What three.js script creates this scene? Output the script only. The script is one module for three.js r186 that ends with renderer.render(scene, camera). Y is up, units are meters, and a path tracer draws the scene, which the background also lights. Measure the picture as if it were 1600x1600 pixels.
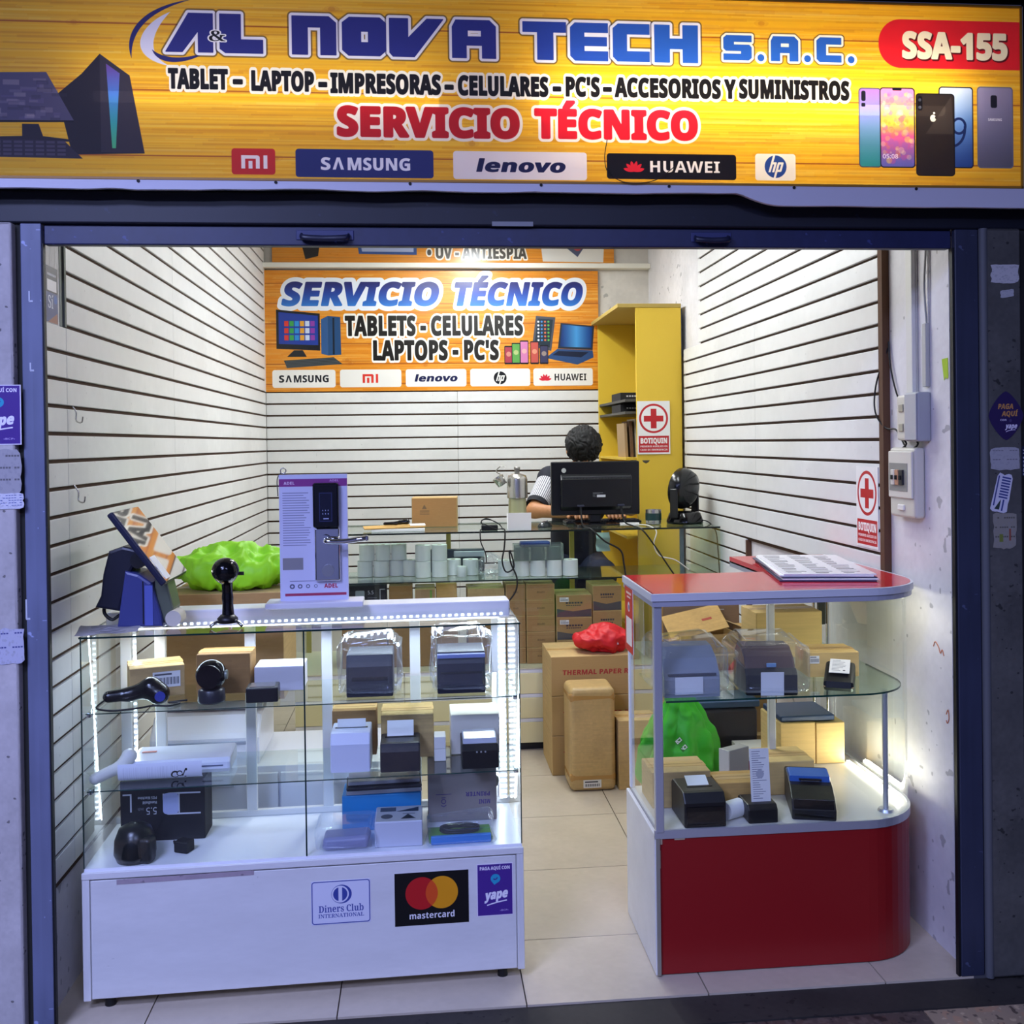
import * as THREE from 'three';
import { RoundedBoxGeometry } from 'three/addons/geometries/RoundedBoxGeometry.js';
import { mergeGeometries, mergeVertices, toCreasedNormals } from 'three/addons/utils/BufferGeometryUtils.js';
import { MarchingCubes } from 'three/addons/objects/MarchingCubes.js';
import { RectAreaLightUniformsLib } from 'three/addons/lights/RectAreaLightUniformsLib.js';

RectAreaLightUniformsLib.init();
const renderer = new THREE.WebGLRenderer({ antialias: true });
renderer.toneMapping = THREE.LinearToneMapping;
renderer.toneMappingExposure = 1.55;
renderer.shadowMap.enabled = true;
const scene = new THREE.Scene();
scene.background = new THREE.Color().setRGB(0.012, 0.014, 0.03);   // dim blue fill light added at the open arcade ends

// ---------------------------------------------------------------- camera
const camera = new THREE.PerspectiveCamera(2 * Math.atan(800 / 1564.2) * 180 / Math.PI, 1, 0.05, 40);
camera.position.set(0.978, 1.51, 2.66);
camera.rotation.order = 'YXZ';
camera.rotation.set(-0.0078, -0.0909, -0.0132);
camera.setViewOffset(1600, 1600, 0, 96.5, 1600, 1600);

// ---------------------------------------------------------------- large lights
function areaLight(name, w, h, color, intensity, [x, y, z], [tx, ty, tz]) {
  const l = new THREE.RectAreaLight(color, intensity, w, h);
  l.name = name; l.position.set(x, y, z); l.lookAt(tx, ty, tz); l.castShadow = true; scene.add(l); return l;
}
const WARM = new THREE.Color().setRGB(0.95, 1.0, 1.035), COOL = new THREE.Color().setRGB(0.43, 0.50, 1.0), LEDC = new THREE.Color().setRGB(0.70, 0.82, 1.0), LEDW = new THREE.Color().setRGB(1.0, 0.96, 0.80);
const SHOP_LAMPS = [[1.78, -1.15, 12.5], [1.05, -2.0, 14], [1.35, -2.95, 27]];   // x, z and strength of the ceiling tube fittings
for (const [x, z, I] of SHOP_LAMPS) areaLight('ceiling_tube_light', 0.16, 1.15, WARM, I, [x, 2.80, z], [x, 0, z]);
const ARCADE_LAMPS = [[-0.6, 2.3], [-0.75, 4.2], [1.6, 3.6]];
for (const [x, z] of ARCADE_LAMPS) areaLight('arcade_panel_light', 1.1, 0.55, COOL, x < 0 ? 40 : 22, [x, 3.17, z], [x, 0, z - 0.0001]);

// ---------------------------------------------------------------- helpers
let seed = 7;
const rnd = () => { seed = (seed * 1664525 + 1013904223) >>> 0; return seed / 4294967296; };
const rr = (a, b) => a + (b - a) * rnd();
const PI = Math.PI, V3 = (x, y, z) => new THREE.Vector3(x, y, z);
const used = new Map();
const numbered = (n) => { const k = used.get(n) ?? 0; used.set(n, k + 1); return k ? n + '_' + String(k).padStart(3, '0') : n; };
function hash3(x, y, z) { let h = Math.imul(x | 0, 374761393) + Math.imul(y | 0, 668265263) + Math.imul(z | 0, 1274126177); h = Math.imul(h ^ (h >>> 13), 1274126177); return ((h ^ (h >>> 16)) >>> 0) / 4294967296; }
function vnoise(x, y, z = 0) {
  const X = Math.floor(x), Y = Math.floor(y), Z = Math.floor(z), s = (t) => t * t * (3 - 2 * t), u = s(x - X), v = s(y - Y), w = s(z - Z), L = (a, b, t) => a + (b - a) * t;
  return L(L(L(hash3(X, Y, Z), hash3(X + 1, Y, Z), u), L(hash3(X, Y + 1, Z), hash3(X + 1, Y + 1, Z), u), v), L(L(hash3(X, Y, Z + 1), hash3(X + 1, Y, Z + 1), u), L(hash3(X, Y + 1, Z + 1), hash3(X + 1, Y + 1, Z + 1), u), v), w);
}
const fbm = (x, y, z = 0, o = 4) => { let s = 0, a = 0.5, t = 0; for (let i = 0; i < o; i++) { s += a * vnoise(x, y, z); t += a; a *= 0.5; x *= 2.03; y *= 2.03; z *= 2.03; } return s / t; };
// tileable noise map: n cells across the repeat
function dataMap(size, f, srgb = true) {
  const d = new Uint8Array(size * size * 4);
  for (let y = 0; y < size; y++) for (let x = 0; x < size; x++) { const c = f(x / size, y / size), i = (y * size + x) * 4; d[i] = c[0]; d[i + 1] = c[1]; d[i + 2] = c[2]; d[i + 3] = 255; }
  const t = new THREE.DataTexture(d, size, size); t.wrapS = t.wrapT = THREE.RepeatWrapping; t.magFilter = THREE.LinearFilter; t.minFilter = THREE.LinearMipmapLinearFilter; t.generateMipmaps = true;
  if (srgb) t.colorSpace = THREE.SRGBColorSpace; t.needsUpdate = true; return t;
}
// periodic fbm: blend so that 0 and 1 meet
const per = (u, v, n, o = 4) => { const a = u * n, b = v * n, k = (p, q) => fbm(p + 31.7, q + 11.3, 0, o); return (k(a, b) * (1 - u) + k(a - n, b) * u) * (1 - v) + (k(a, b - n) * (1 - u) + k(a - n, b - n) * u) * v; };
const tint = (r, g, b, k) => [Math.max(0, Math.min(255, r * k)), Math.max(0, Math.min(255, g * k)), Math.max(0, Math.min(255, b * k))];
function canvas(w, h, draw) {
  const c = document.createElement('canvas'); c.width = w; c.height = h; const g = c.getContext('2d'); draw(g, w, h);
  const t = new THREE.CanvasTexture(c); t.colorSpace = THREE.SRGBColorSpace; t.magFilter = THREE.LinearFilter; t.anisotropy = 8; return t;
}
// one line of text fitted into the box x0..x1, baseline y, capital height h
function txt(g, s, x0, x1, y, h, fill, o = {}) {
  g.save(); g.font = (o.bold === false ? '' : 'bold ') + '100px ' + (o.font ?? 'sans-serif');
  const w = g.measureText(s).width, sy = h / 71.4, sx = (x1 - x0) / w;
  g.translate(x0, y); if (o.skew) g.transform(1, 0, -o.skew, 1, 0, 0); g.scale(sx, sy); g.lineJoin = 'round'; g.textBaseline = 'alphabetic'; g.textAlign = 'left';
  for (const [c, lw] of o.strokes ?? []) { g.strokeStyle = c; g.lineWidth = lw; g.strokeText(s, 0, 0); }
  g.fillStyle = fill; g.fillText(s, 0, 0); if (o.heavy) { g.strokeStyle = fill; g.lineWidth = o.heavy; g.strokeText(s, 0, 0); }
  g.restore();
}
function rrect(g, x, y, w, h, r, fill) { g.beginPath(); g.roundRect(x, y, w, h, r); if (fill) { g.fillStyle = fill; g.fill(); } }
const poly = (g, pts, fill) => { g.beginPath(); pts.forEach(([x, y], i) => (i ? g.lineTo(x, y) : g.moveTo(x, y))); g.closePath(); if (fill) { g.fillStyle = fill; g.fill(); } };
const disc = (g, x, y, r, fill, ry = r) => { g.beginPath(); g.ellipse(x, y, r, ry, 0, 0, 7); g.fillStyle = fill; g.fill(); };

const mats = new Map();
function mat(color, rough = 0.6, o = {}) {                                // colour as css (sRGB); equal requests share one material
  const key = color + rough + JSON.stringify(o, (k, v) => (v?.uuid ? v.uuid : v));
  if (!mats.has(key)) { const m = o.transmission !== undefined || o.clearcoat || o.sheen ? new THREE.MeshPhysicalMaterial({ color, roughness: rough, ...o }) : new THREE.MeshStandardMaterial({ color, roughness: rough, ...o }); mats.set(key, m); }
  return mats.get(key);
}
const printMat = (map, rough = 0.5, o = {}) => new THREE.MeshStandardMaterial({ map, roughness: rough, ...o });
// uv in metres from the dominant direction of each face
function muv(geo, k = 1, ox = 0, oy = 0) {
  const g = geo.index ? geo.toNonIndexed() : geo, p = g.attributes.position, n = g.attributes.normal, uv = new Float32Array(p.count * 2);
  for (let i = 0; i < p.count; i++) {
    const ax = Math.abs(n.getX(i)), ay = Math.abs(n.getY(i)), az = Math.abs(n.getZ(i)), x = p.getX(i), y = p.getY(i), z = p.getZ(i);
    const [u, v] = ax >= ay && ax >= az ? [z, y] : ay >= az ? [x, z] : [x, y];
    uv[2 * i] = u * k + ox; uv[2 * i + 1] = v * k + oy;
  }
  g.setAttribute('uv', new THREE.BufferAttribute(uv, 2)); return g;
}
const B = (w, h, d, r = 0) => (r ? new RoundedBoxGeometry(w, h, d, 1, Math.min(r, w / 2.01, h / 2.01, d / 2.01)) : new THREE.BoxGeometry(w, h, d));
const C = (r0, r1, h, s = 24) => new THREE.CylinderGeometry(r0, r1, h, s);
const T = (g, x = 0, y = 0, z = 0, rx = 0, ry = 0, rz = 0) => { if (rx) g.rotateX(rx); if (ry) g.rotateY(ry); if (rz) g.rotateZ(rz); return g.translate(x, y, z); };
const J = (...gs) => mergeGeometries(gs.flat().map((g) => { const q = g.index ? g.toNonIndexed() : g.clone(); for (const k of Object.keys(q.attributes)) if (!['position', 'normal', 'uv'].includes(k)) q.deleteAttribute(k); q.clearGroups(); return q; }));
function mesh(name, geo, m, parent, x = 0, y = 0, z = 0, rx = 0, ry = 0, rz = 0) {
  const o = new THREE.Mesh(geo, m); o.name = parent === scene ? numbered(name) : name; o.position.set(x, y, z); o.rotation.set(rx, ry, rz); o.castShadow = o.receiveShadow = true; parent.add(o); return o;
}
// box between two corners
const bx = (name, m, parent, x0, x1, y0, y1, z0, z1, r = 0) => mesh(name, B(Math.abs(x1 - x0), Math.abs(y1 - y0), Math.abs(z1 - z0), r), m, parent, (x0 + x1) / 2, (y0 + y1) / 2, (z0 + z1) / 2);
const bg = (x0, x1, y0, y1, z0, z1, r = 0) => B(Math.abs(x1 - x0), Math.abs(y1 - y0), Math.abs(z1 - z0), r).translate((x0 + x1) / 2, (y0 + y1) / 2, (z0 + z1) / 2);
function thing(name, label, category, [x, y, z] = [0, 0, 0], ry = 0, group) {
  const o = new THREE.Group(); o.name = numbered(name); scene.add(o); o.position.set(x, y, z); o.rotation.y = ry; o.userData = { label, category }; if (group) o.userData.group = group; return o;
}
function tag(o, label, category, group) { o.userData = { label, category }; if (group) o.userData.group = group; return o; }
function struct(name, label, category) { const o = new THREE.Group(); o.name = numbered(name); o.userData = { kind: 'structure', label, category }; scene.add(o); return o; }
// thin card: printed front (+z), plain edge and back
function card(name, parent, w, h, d, front, back, x, y, z, rx = 0, ry = 0, rz = 0) { return mesh(name, new THREE.BoxGeometry(w, h, d), [back, back, back, back, front, back], parent, x, y, z, rx, ry, rz); }
// solid from a side profile [[forward z, y], ...], centred on x with width w
function prof(pts, w, bevel = 0) {
  const s = new THREE.Shape(pts.map(([a, b]) => new THREE.Vector2(a, b)));
  const g = new THREE.ExtrudeGeometry(s, { depth: w - 2 * bevel, bevelEnabled: bevel > 0, bevelThickness: bevel, bevelSize: bevel, bevelOffset: -bevel, bevelSegments: 2 });
  return g.translate(0, 0, -(w - 2 * bevel) / 2).rotateY(-PI / 2);
}
// flat slab from a plan outline [[x, z], ...] between y0 and y1
function plan(pts, y0, y1, bevel = 0) {
  const s = new THREE.Shape(pts.map(([x, z]) => new THREE.Vector2(x, -z)));
  return new THREE.ExtrudeGeometry(s, { depth: y1 - y0 - 2 * bevel, bevelEnabled: bevel > 0, bevelThickness: bevel, bevelSize: bevel, bevelOffset: -bevel, bevelSegments: 2 }).rotateX(-PI / 2).translate(0, y0 + bevel, 0);
}
const lathe = (pts, s = 32) => new THREE.LatheGeometry(pts.map(([r, y]) => new THREE.Vector2(r, y)), s);
const tube = (pts, r, n = 40, s = 8) => new THREE.TubeGeometry(new THREE.CatmullRomCurve3(pts.map((p) => V3(...p))), n, r, s);
// vertical sheet along a plan path
function ribbon(path, y0, y1) {
  const p = [], n = [], uv = [], ix = []; let l = 0;
  path.forEach(([x, z], i) => {
    const a = path[Math.max(0, i - 1)], b = path[Math.min(path.length - 1, i + 1)], d = Math.hypot(b[0] - a[0], b[1] - a[1]); if (i) l += Math.hypot(x - path[i - 1][0], z - path[i - 1][1]);
    for (const y of [y0, y1]) { p.push(x, y, z); n.push(-(b[1] - a[1]) / d, 0, (b[0] - a[0]) / d); uv.push(l, y); }
    if (i) { const k = 2 * i; ix.push(k - 2, k, k - 1, k - 1, k, k + 1); }
  });
  const g = new THREE.BufferGeometry(); g.setAttribute('position', new THREE.Float32BufferAttribute(p, 3)); g.setAttribute('normal', new THREE.Float32BufferAttribute(n, 3)); g.setAttribute('uv', new THREE.Float32BufferAttribute(uv, 2)); g.setIndex(ix); return g;
}
// push the vertices of a closed form about with noise
function crumple(geo, amp, freq, sd = 0, fn) {
  const g = mergeVertices(geo.index ? geo : (() => { const q = geo.clone(); q.deleteAttribute('normal'); q.deleteAttribute('uv'); return q; })()), p = g.attributes.position;
  g.computeVertexNormals(); const n = g.attributes.normal.clone();
  for (let i = 0; i < p.count; i++) {
    const x = p.getX(i), y = p.getY(i), z = p.getZ(i), r = 1 - Math.abs(2 * fbm(x * freq + sd, y * freq + sd * 1.7, z * freq - sd, 3) - 1) * 2, k = amp * (fn ? fn(x, y, z) : 1) * (r - 0.3);
    p.setXYZ(i, x + n.getX(i) * k, y + n.getY(i) * k, z + n.getZ(i) * k);
  }
  g.computeVertexNormals(); return g;
}
// surface of a set of tapered bones [[x,y,z,r],[x,y,z,r]] joined smoothly
function flesh(bones, cell, blend = 0.02, grow = 0) {
  const lo = V3(1e9, 1e9, 1e9), hi = V3(-1e9, -1e9, -1e9);
  for (const b of bones) for (const q of b) { lo.min(V3(q[0] - q[3], q[1] - q[3], q[2] - q[3])); hi.max(V3(q[0] + q[3], q[1] + q[3], q[2] + q[3])); }
  const pad = 4 * cell + grow, mid = lo.clone().add(hi).multiplyScalar(0.5), half = Math.max(hi.x - lo.x, hi.y - lo.y, hi.z - lo.z) / 2 + pad, res = Math.min(130, Math.ceil((2 * half) / cell));
  const mc = new MarchingCubes(res, new THREE.MeshStandardMaterial(), false, false, 400000); mc.isolation = 0;
  for (let k = 0; k < res; k++) for (let j = 0; j < res; j++) for (let i = 0; i < res; i++) {
    const x = mid.x + ((i - res / 2) / (res / 2)) * half, y = mid.y + ((j - res / 2) / (res / 2)) * half, z = mid.z + ((k - res / 2) / (res / 2)) * half; let d = 1e9;
    for (const [a, b] of bones) {
      const ux = b[0] - a[0], uy = b[1] - a[1], uz = b[2] - a[2], l = ux * ux + uy * uy + uz * uz, t = l ? Math.max(0, Math.min(1, ((x - a[0]) * ux + (y - a[1]) * uy + (z - a[2]) * uz) / l)) : 0;
      const e = Math.hypot(x - a[0] - t * ux, y - a[1] - t * uy, z - a[2] - t * uz) - (a[3] + (b[3] - a[3]) * t) - grow;
      const h = Math.max(0, Math.min(1, 0.5 + (0.5 * (d - e)) / blend)); d = d > 1e8 ? e : d + (e - d) * h - blend * h * (1 - h);
    }
    mc.field[i + j * res + k * res * res] = -d;
  }
  mc.update(); const n = mc.count, g = new THREE.BufferGeometry();
  const p = new Float32Array(n * 3); for (let i = 0; i < n; i++) { p[3 * i] = mid.x + mc.positionArray[3 * i] * half; p[3 * i + 1] = mid.y + mc.positionArray[3 * i + 1] * half; p[3 * i + 2] = mid.z + mc.positionArray[3 * i + 2] * half; }
  g.setAttribute('position', new THREE.BufferAttribute(p, 3)); const q = mergeVertices(g, 1e-5); q.computeVertexNormals(); return q;
}

// ---------------------------------------------------------------- shared surfaces
const tWhite = dataMap(512, (u, v) => { const n = per(u, v, 5), f = per(u, v, 40, 2), sp = per(u, v, 90, 1) > 0.93 ? 0.90 : 1; return tint(227, 227, 225, (0.93 + 0.09 * n + 0.03 * f) * sp); });
const tPlaster = dataMap(512, (u, v) => { const n = per(u, v, 6), f = per(u, v, 50, 3), sp = per(u + 0.3, v, 34, 2) > 0.80 ? 0.80 : 1; return tint(226, 223, 224, (0.88 + 0.14 * n + 0.06 * f) * sp); });
const tPlasterB = dataMap(512, (u, v) => { const k = 255 * (0.6 * per(u, v, 9) + 0.4 * per(u, v, 40, 2)); return [k, k, k]; }, false);
const tCard = dataMap(512, (u, v) => { const s = fbm(u * 8, v * 160, 1, 2), n = per(u, v, 7), f = per(u, v, 80, 2); return tint(200, 168, 110, 0.82 + 0.08 * s + 0.14 * n + 0.08 * f); });
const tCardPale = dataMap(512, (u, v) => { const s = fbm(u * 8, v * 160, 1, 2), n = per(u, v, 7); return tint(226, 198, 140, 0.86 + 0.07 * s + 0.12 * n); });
const tConc = dataMap(512, (u, v) => { const n = per(u, v, 5, 5), f = per(u, v, 60, 2), sp = per(u, v, 46, 2) > 0.78 ? 0.55 : 1; return tint(150, 148, 146, (0.66 + 0.5 * n + 0.16 * f) * sp); });
const tConcPale = dataMap(512, (u, v) => { const n = per(u, v, 6, 5), f = per(u, v, 60, 2), sp = per(u, v, 46, 2) > 0.76 ? 0.62 : 1; return tint(205, 202, 200, (0.80 + 0.24 * n + 0.12 * f) * sp); });
const tTile = dataMap(512, (u, v) => { const n = per(u, v, 6, 4), f = per(u, v, 60, 2); return tint(205, 192, 170, 0.9 + 0.12 * n + 0.05 * f); });
const tTerr = dataMap(512, (u, v) => { const a = per(u, v, 70, 2), b = per(u + 0.5, v + 0.2, 38, 2), n = per(u, v, 5); let c = [172, 160, 148]; if (a > 0.62) c = [208, 196, 178]; else if (a < 0.36) c = [104, 94, 90]; else if (b > 0.66) c = [186, 160, 142]; return tint(...c, 0.8 + 0.3 * n); });
const tPaint = dataMap(512, (u, v) => { const n = per(u, v, 6, 4), s = fbm(u * 60, v * 5, 3, 2), sp = per(u, v, 60, 2) > 0.84 ? 1.5 : 1; return tint(150, 152, 160, (0.8 + 0.25 * n + 0.1 * s) * sp); });
const M = {
  slat: mat('#ffffff', 0.42, { map: tWhite }), groove: mat('#4a3222', 0.9), plaster: mat('#ffffff', 0.9, { map: tPlaster, bumpMap: tPlasterB, bumpScale: 0.004 }),
  white: mat('#e4e4e4', 0.4), whiteLam: mat('#ffffff', 0.35, { map: tWhite }), card: mat('#ffffff', 0.85, { map: tCard }), cardDark: mat('#c9b5a0', 0.85, { map: tCard }), cardPale: mat('#fff0d0', 0.85, { map: tCard }),
  conc: mat('#ffffff', 0.9, { map: tConc }), concDark: mat('#6a6a6a', 0.85, { map: tConc }), tile: mat('#ffffff', 0.22, { map: tTile }), grout: mat('#4c443a', 0.95), terrazzo: mat('#ffffff', 0.5, { map: tTerr }),
  blueSteel: mat('#bcc5e8', 0.45, { map: tPaint }), navy: mat('#20263c', 0.5, { map: tPaint }), black: mat('#101013', 0.4), blackGloss: mat('#0b0b0d', 0.12), blackMatte: mat('#17171a', 0.7), grey: mat('#6e7075', 0.5), darkGrey: mat('#2b2c30', 0.5),
  alu: mat('#c8ccd4', 0.35, { metalness: 0.6 }), aluDark: mat('#878b96', 0.4, { metalness: 0.5 }), chrome: mat('#e6e8ee', 0.08, { metalness: 1 }), steel: mat('#c4c2bb', 0.25, { metalness: 0.9 }),
  paper: mat('#f4f4f2', 0.8), tape: mat('#c9a263', 0.35), glassEdge: mat('#0c2b2a', 0.15), cream: mat('#e6dba6', 0.5), yellow: mat('#e2bd38', 0.5), cable: mat('#0c0c0e', 0.5),
  glass: new THREE.MeshPhysicalMaterial({ color: '#f8fcfa', roughness: 0.02, transmission: 1, thickness: 0, ior: 1.5 }),
  shelfGlass: new THREE.MeshPhysicalMaterial({ color: '#ecf7f2', roughness: 0.02, transmission: 1, thickness: 0, ior: 1.5 }),
  film: new THREE.MeshPhysicalMaterial({ color: '#fafcff', roughness: 0.07, transmission: 0.95, thickness: 0, ior: 1.45 }),
  led: new THREE.MeshStandardMaterial({ color: '#ffffff', emissive: LEDC, emissiveIntensity: 4.5 }), ledDim: new THREE.MeshStandardMaterial({ color: '#ffffff', emissive: LEDC, emissiveIntensity: 3 }), ledWarm: new THREE.MeshStandardMaterial({ color: '#ffffff', emissive: LEDW, emissiveIntensity: 9 }),
};

// ================================================================ THE SETTING
// floor of single tiles
{
  const f = struct('floor', 'beige ceramic tile floor of the shop', 'floor');
  bx('grout', M.grout, f, -0.02, 2.50, -0.05, -0.006, -3.9, 0);
  const xs = [-0.02, 0.237, 0.737, 1.241, 1.740, 2.242, 2.50], zs = [0, -0.35, -0.84, -1.335, -1.835, -2.335, -2.835, -3.335, -3.88];
  for (let i = 0; i < xs.length - 1; i++) for (let j = 0; j < zs.length - 1; j++) {
    const x0 = xs[i] + 0.0018, x1 = xs[i + 1] - 0.0018, z1 = zs[j] - 0.0018, z0 = zs[j + 1] + 0.0018;
    mesh('tile', muv(B(x1 - x0, 0.006, z1 - z0), 0.9, rnd(), rnd()), M.tile, f, (x0 + x1) / 2, -0.003, (z0 + z1) / 2);
  }
  const t = struct('trim_1', 'dark worn concrete threshold in front of the tiles', 'threshold');
  mesh('slab', muv(B(3.6, 0.05, 0.125), 1.3), mat('#55504c', 0.75, { map: tConc }), t, 1.2, -0.031, 0.0625);
  const c = struct('floor', 'speckled terrazzo floor of the arcade outside the shop', 'floor');
  const pale = mat('#efe2cf', 0.5, { map: tTerr }), dark = mat('#7b7074', 0.5, { map: tTerr });
  for (let i = -3; i < 5; i++) for (let j = 0; j < 12; j++) {
    const x0 = -0.02 + i * 0.575 + (i > 3 ? 0 : 0), z0 = 0.127 + j * 0.5;
    mesh('terrazzo_tile', muv(B(0.571, 0.03, 0.496), 1, rnd(), rnd()), (i + j) % 2 ? dark : (i === 4 || hash3(i, j, 3) > 0.6 ? pale : dark), c, x0 + 0.29, -0.025, z0 + 0.248);
  }
}
// slat walls: every board a mesh of its own over a brown backing
const slatGeo = new Map();
function slat(parent, axis, len, h, x, y, z) {
  const key = axis + len.toFixed(3) + h.toFixed(3), list = slatGeo.get(key) ?? slatGeo.set(key, [0, 1, 2].map((k) => muv(axis === 'z' ? B(0.012, h, len, 0.0025) : B(len, h, 0.012, 0.0025), 0.8, k * 0.31, k * 0.47))).get(key);
  mesh('slat', list[Math.floor(rnd() * 3)], M.slat, parent, x, y, z);
}
{
  const w = struct('wall_left', 'white slat wall with dark grooves on the left', 'wall');
  mesh('plaster', muv(B(0.15, 3.0, 3.84)), M.plaster, w, -0.093, 1.45, -2.015);
  bx('backing', M.groove, w, -0.018, -0.008, 0.335, 1.845, -3.86, -0.004); bx('backing', M.groove, w, -0.018, -0.008, 1.845, 2.88, -3.86, -0.229);
  for (let n = -15; n < 20; n++) {
    const y = 1.7747 - 0.075 * n - 0.0375, top = y > 1.83, h = 0.0645; if (y < 0.34) continue;
    for (const [z0, z1] of [[top ? -0.2295 : -0.004, -0.2295], [-0.2305, -1.4495], [-1.4505, -2.6695], [-2.6705, -3.84]]) if (z0 - z1 > 0.01) slat(w, 'z', z0 - z1, h, -0.006, y, (z0 + z1) / 2);
  }
  bx('panel_edge', mat('#6f746a', 0.7), w, -0.012, 0.002, 1.846, 2.88, -0.229, -0.215);
  bx('panel_edge', mat('#8d9189', 0.7), w, -0.016, -0.004, 1.846, 2.88, -0.214, -0.196); bx('plaster_skim', M.plaster, w, -0.018, -0.0055, 1.846, 2.88, -0.196, -0.094);
  for (const [y, z] of [[1.60, -0.262], [1.375, -0.27]]) mesh('wall_hook', tube([[0.001, y + 0.03, z], [0.012, y + 0.012, z], [0.014, y - 0.014, z + 0.004], [0.03, y - 0.018, z + 0.01], [0.034, y - 0.002, z + 0.012]], 0.0022, 16, 6), M.steel, w);
}
{
  const w = struct('wall_right', 'white slat wall and bare plaster strip on the right', 'wall');
  mesh('plaster', muv(B(0.15, 3.0, 3.84)), M.plaster, w, 2.571, 1.45, -2.015);
  bx('backing', M.groove, w, 2.484, 2.4955, 1.043, 2.0265, -2.92, -0.492); bx('backing', M.groove, w, 2.484, 2.4955, 2.0265, 2.88, -2.61, -0.492); bx('backing', M.groove, w, 2.484, 2.4955, 0.35, 1.043, -2.92, -1.86);
  for (let m = -12; m < 22; m++) {
    const y = 1.9535 - 0.075 * m - 0.0375, zEnd = y > 2.0 ? -2.61 : -2.918; if (y < 0.38 || y > 2.87) continue;
    for (const [z0, z1] of y > 1.07 ? [[-0.493, -1.7095], [-1.7105, zEnd]] : [[-1.862, zEnd]]) slat(w, 'z', z0 - z1, 0.0645, 2.478, y, (z0 + z1) / 2);
  }
  bx('panel_edge', mat('#5d402b', 0.85, {}), w, 2.4715, 2.4955, 1.043, 2.88, -0.4915, -0.462); bx('panel_edge', mat('#5d402b', 0.85, {}), w, 2.4715, 2.4955, 0.36, 1.043, -1.861, -1.846);
}
{
  const w = struct('wall_back', 'back wall with white slats under the service sign', 'wall');
  mesh('plaster', muv(B(2.8, 3.0, 0.12)), mat('#f2f0e6', 0.85, { map: tPlaster }), w, 1.24, 1.45, -3.93);
  bx('backing', M.groove, w, 0, 2.494, 0.33, 1.853, -3.868, -3.858);
  for (let n = -1; n < 20; n++) { const y = 1.7747 - 0.075 * n - 0.0375; if (y < 0.34) continue; for (const [x0, x1] of [[0.0, 1.2195], [1.2205, 2.439], [2.44, 2.494]]) slat(w, 'x', x1 - x0, 0.0645, (x0 + x1) / 2, y, -3.852); }
  bx('ledge', mat('#e9e6da', 0.7), w, -0.015, 2.494, 2.64, 2.672, -3.868, -3.80, 0.004);
  bx('ledge', mat('#e9e6da', 0.7), w, -0.015, 0.0, 1.853, 2.64, -3.868, -3.83, 0.002);
}
{
  const c = struct('ceiling', 'plain white shop ceiling', 'ceiling'); bx('slab', mat('#e8e6e0', 0.9), c, -0.17, 2.65, 2.88, 3.0, -3.99, -0.13);
  const o = struct('ceiling', 'grey arcade ceiling outside the shop', 'ceiling'); bx('slab', mat('#7e8088', 0.9), o, -2.6, 4.6, 3.2, 3.3, -0.13, 6.3);
  const w = struct('wall_front', 'arcade wall opposite the shop', 'wall'); mesh('plaster', muv(B(7.2, 3.25, 0.15)), mat('#9296a6', 0.8, { map: tPlaster }), w, 1.0, 1.58, 6.25);
  const l = struct('trim_2', 'dark navy steel lintel and shutter box over the opening', 'lintel');
  mesh('shutter_box', muv(B(4.6, 0.085, 0.12, 0.006)), M.navy, l, 1.2, 2.1285, -0.06);
  mesh('upper_wall', muv(B(4.6, 1.03, 0.02)), M.concDark, l, 1.2, 2.687, -0.119);
  mesh('header_beam', muv(B(4.6, 0.5, 0.22)), mat('#25262a', 0.6, { map: tPaint }), l, 1.2, 2.945, -0.0);
  mesh('header_lip', muv(B(4.6, 0.02, 0.1)), mat('#393b42', 0.5), l, 1.2, 2.705, 0.10);
  mesh('shutter_bar', muv(B(2.44, 0.052, 0.03, 0.004)), mat('#454e86', 0.45, { map: tPaint }), l, 1.24, 2.0605, -0.03);
  for (const [x, w_] of [[0.735, 0.12], [1.775, 0.09]]) { const h = mesh('shutter_handle', tube([[-w_ / 2, 0, 0], [-w_ / 2, -0.004, 0.02], [0, -0.006, 0.024], [w_ / 2, -0.004, 0.02], [w_ / 2, 0, 0]], 0.004, 24, 6), mat('#1c2038', 0.4), l, x, 2.062, -0.016); h.scale.y = 2; mesh('handle_plate', B(w_ * 1.25, 0.026, 0.004, 0.002), mat('#31386a', 0.5), l, x, 2.062, -0.0138); }
  mesh('scraped_patch', B(0.11, 0.012, 0.001), mat('#8d8f94', 0.6), l, 1.23, 2.092, 0.0006);
  const k = struct('trim_3', 'pale painted strip with a torn lower edge under the big sign', 'trim');
  const s = new THREE.Shape(); s.moveTo(-0.36, 2.186); s.lineTo(3.1, 2.186); s.lineTo(3.1, 2.132); let px = 3.1; while (px > 1.98) { px -= 0.05; s.lineTo(px, 2.131 + 0.002 * vnoise(px * 9, 2)); } s.quadraticCurveTo(1.90, 2.132, 1.84, 2.16); px = 1.84; while (px > -0.36) { px -= 0.018; s.lineTo(px, 2.158 + 0.010 * fbm(px * 7, 5, 0, 3)); } s.closePath();
  mesh('strip', new THREE.ExtrudeGeometry(s, { depth: 0.012, bevelEnabled: false }), mat('#d2d0dd', 0.6), k, 0, 0, 0.050);
  for (let i = 0; i < 7; i++) mesh('screw', C(0.004, 0.004, 0.003, 10).rotateX(PI / 2), M.blackMatte, k, 0.28 + i * 0.34, 2.180, 0.063);
}
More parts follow.
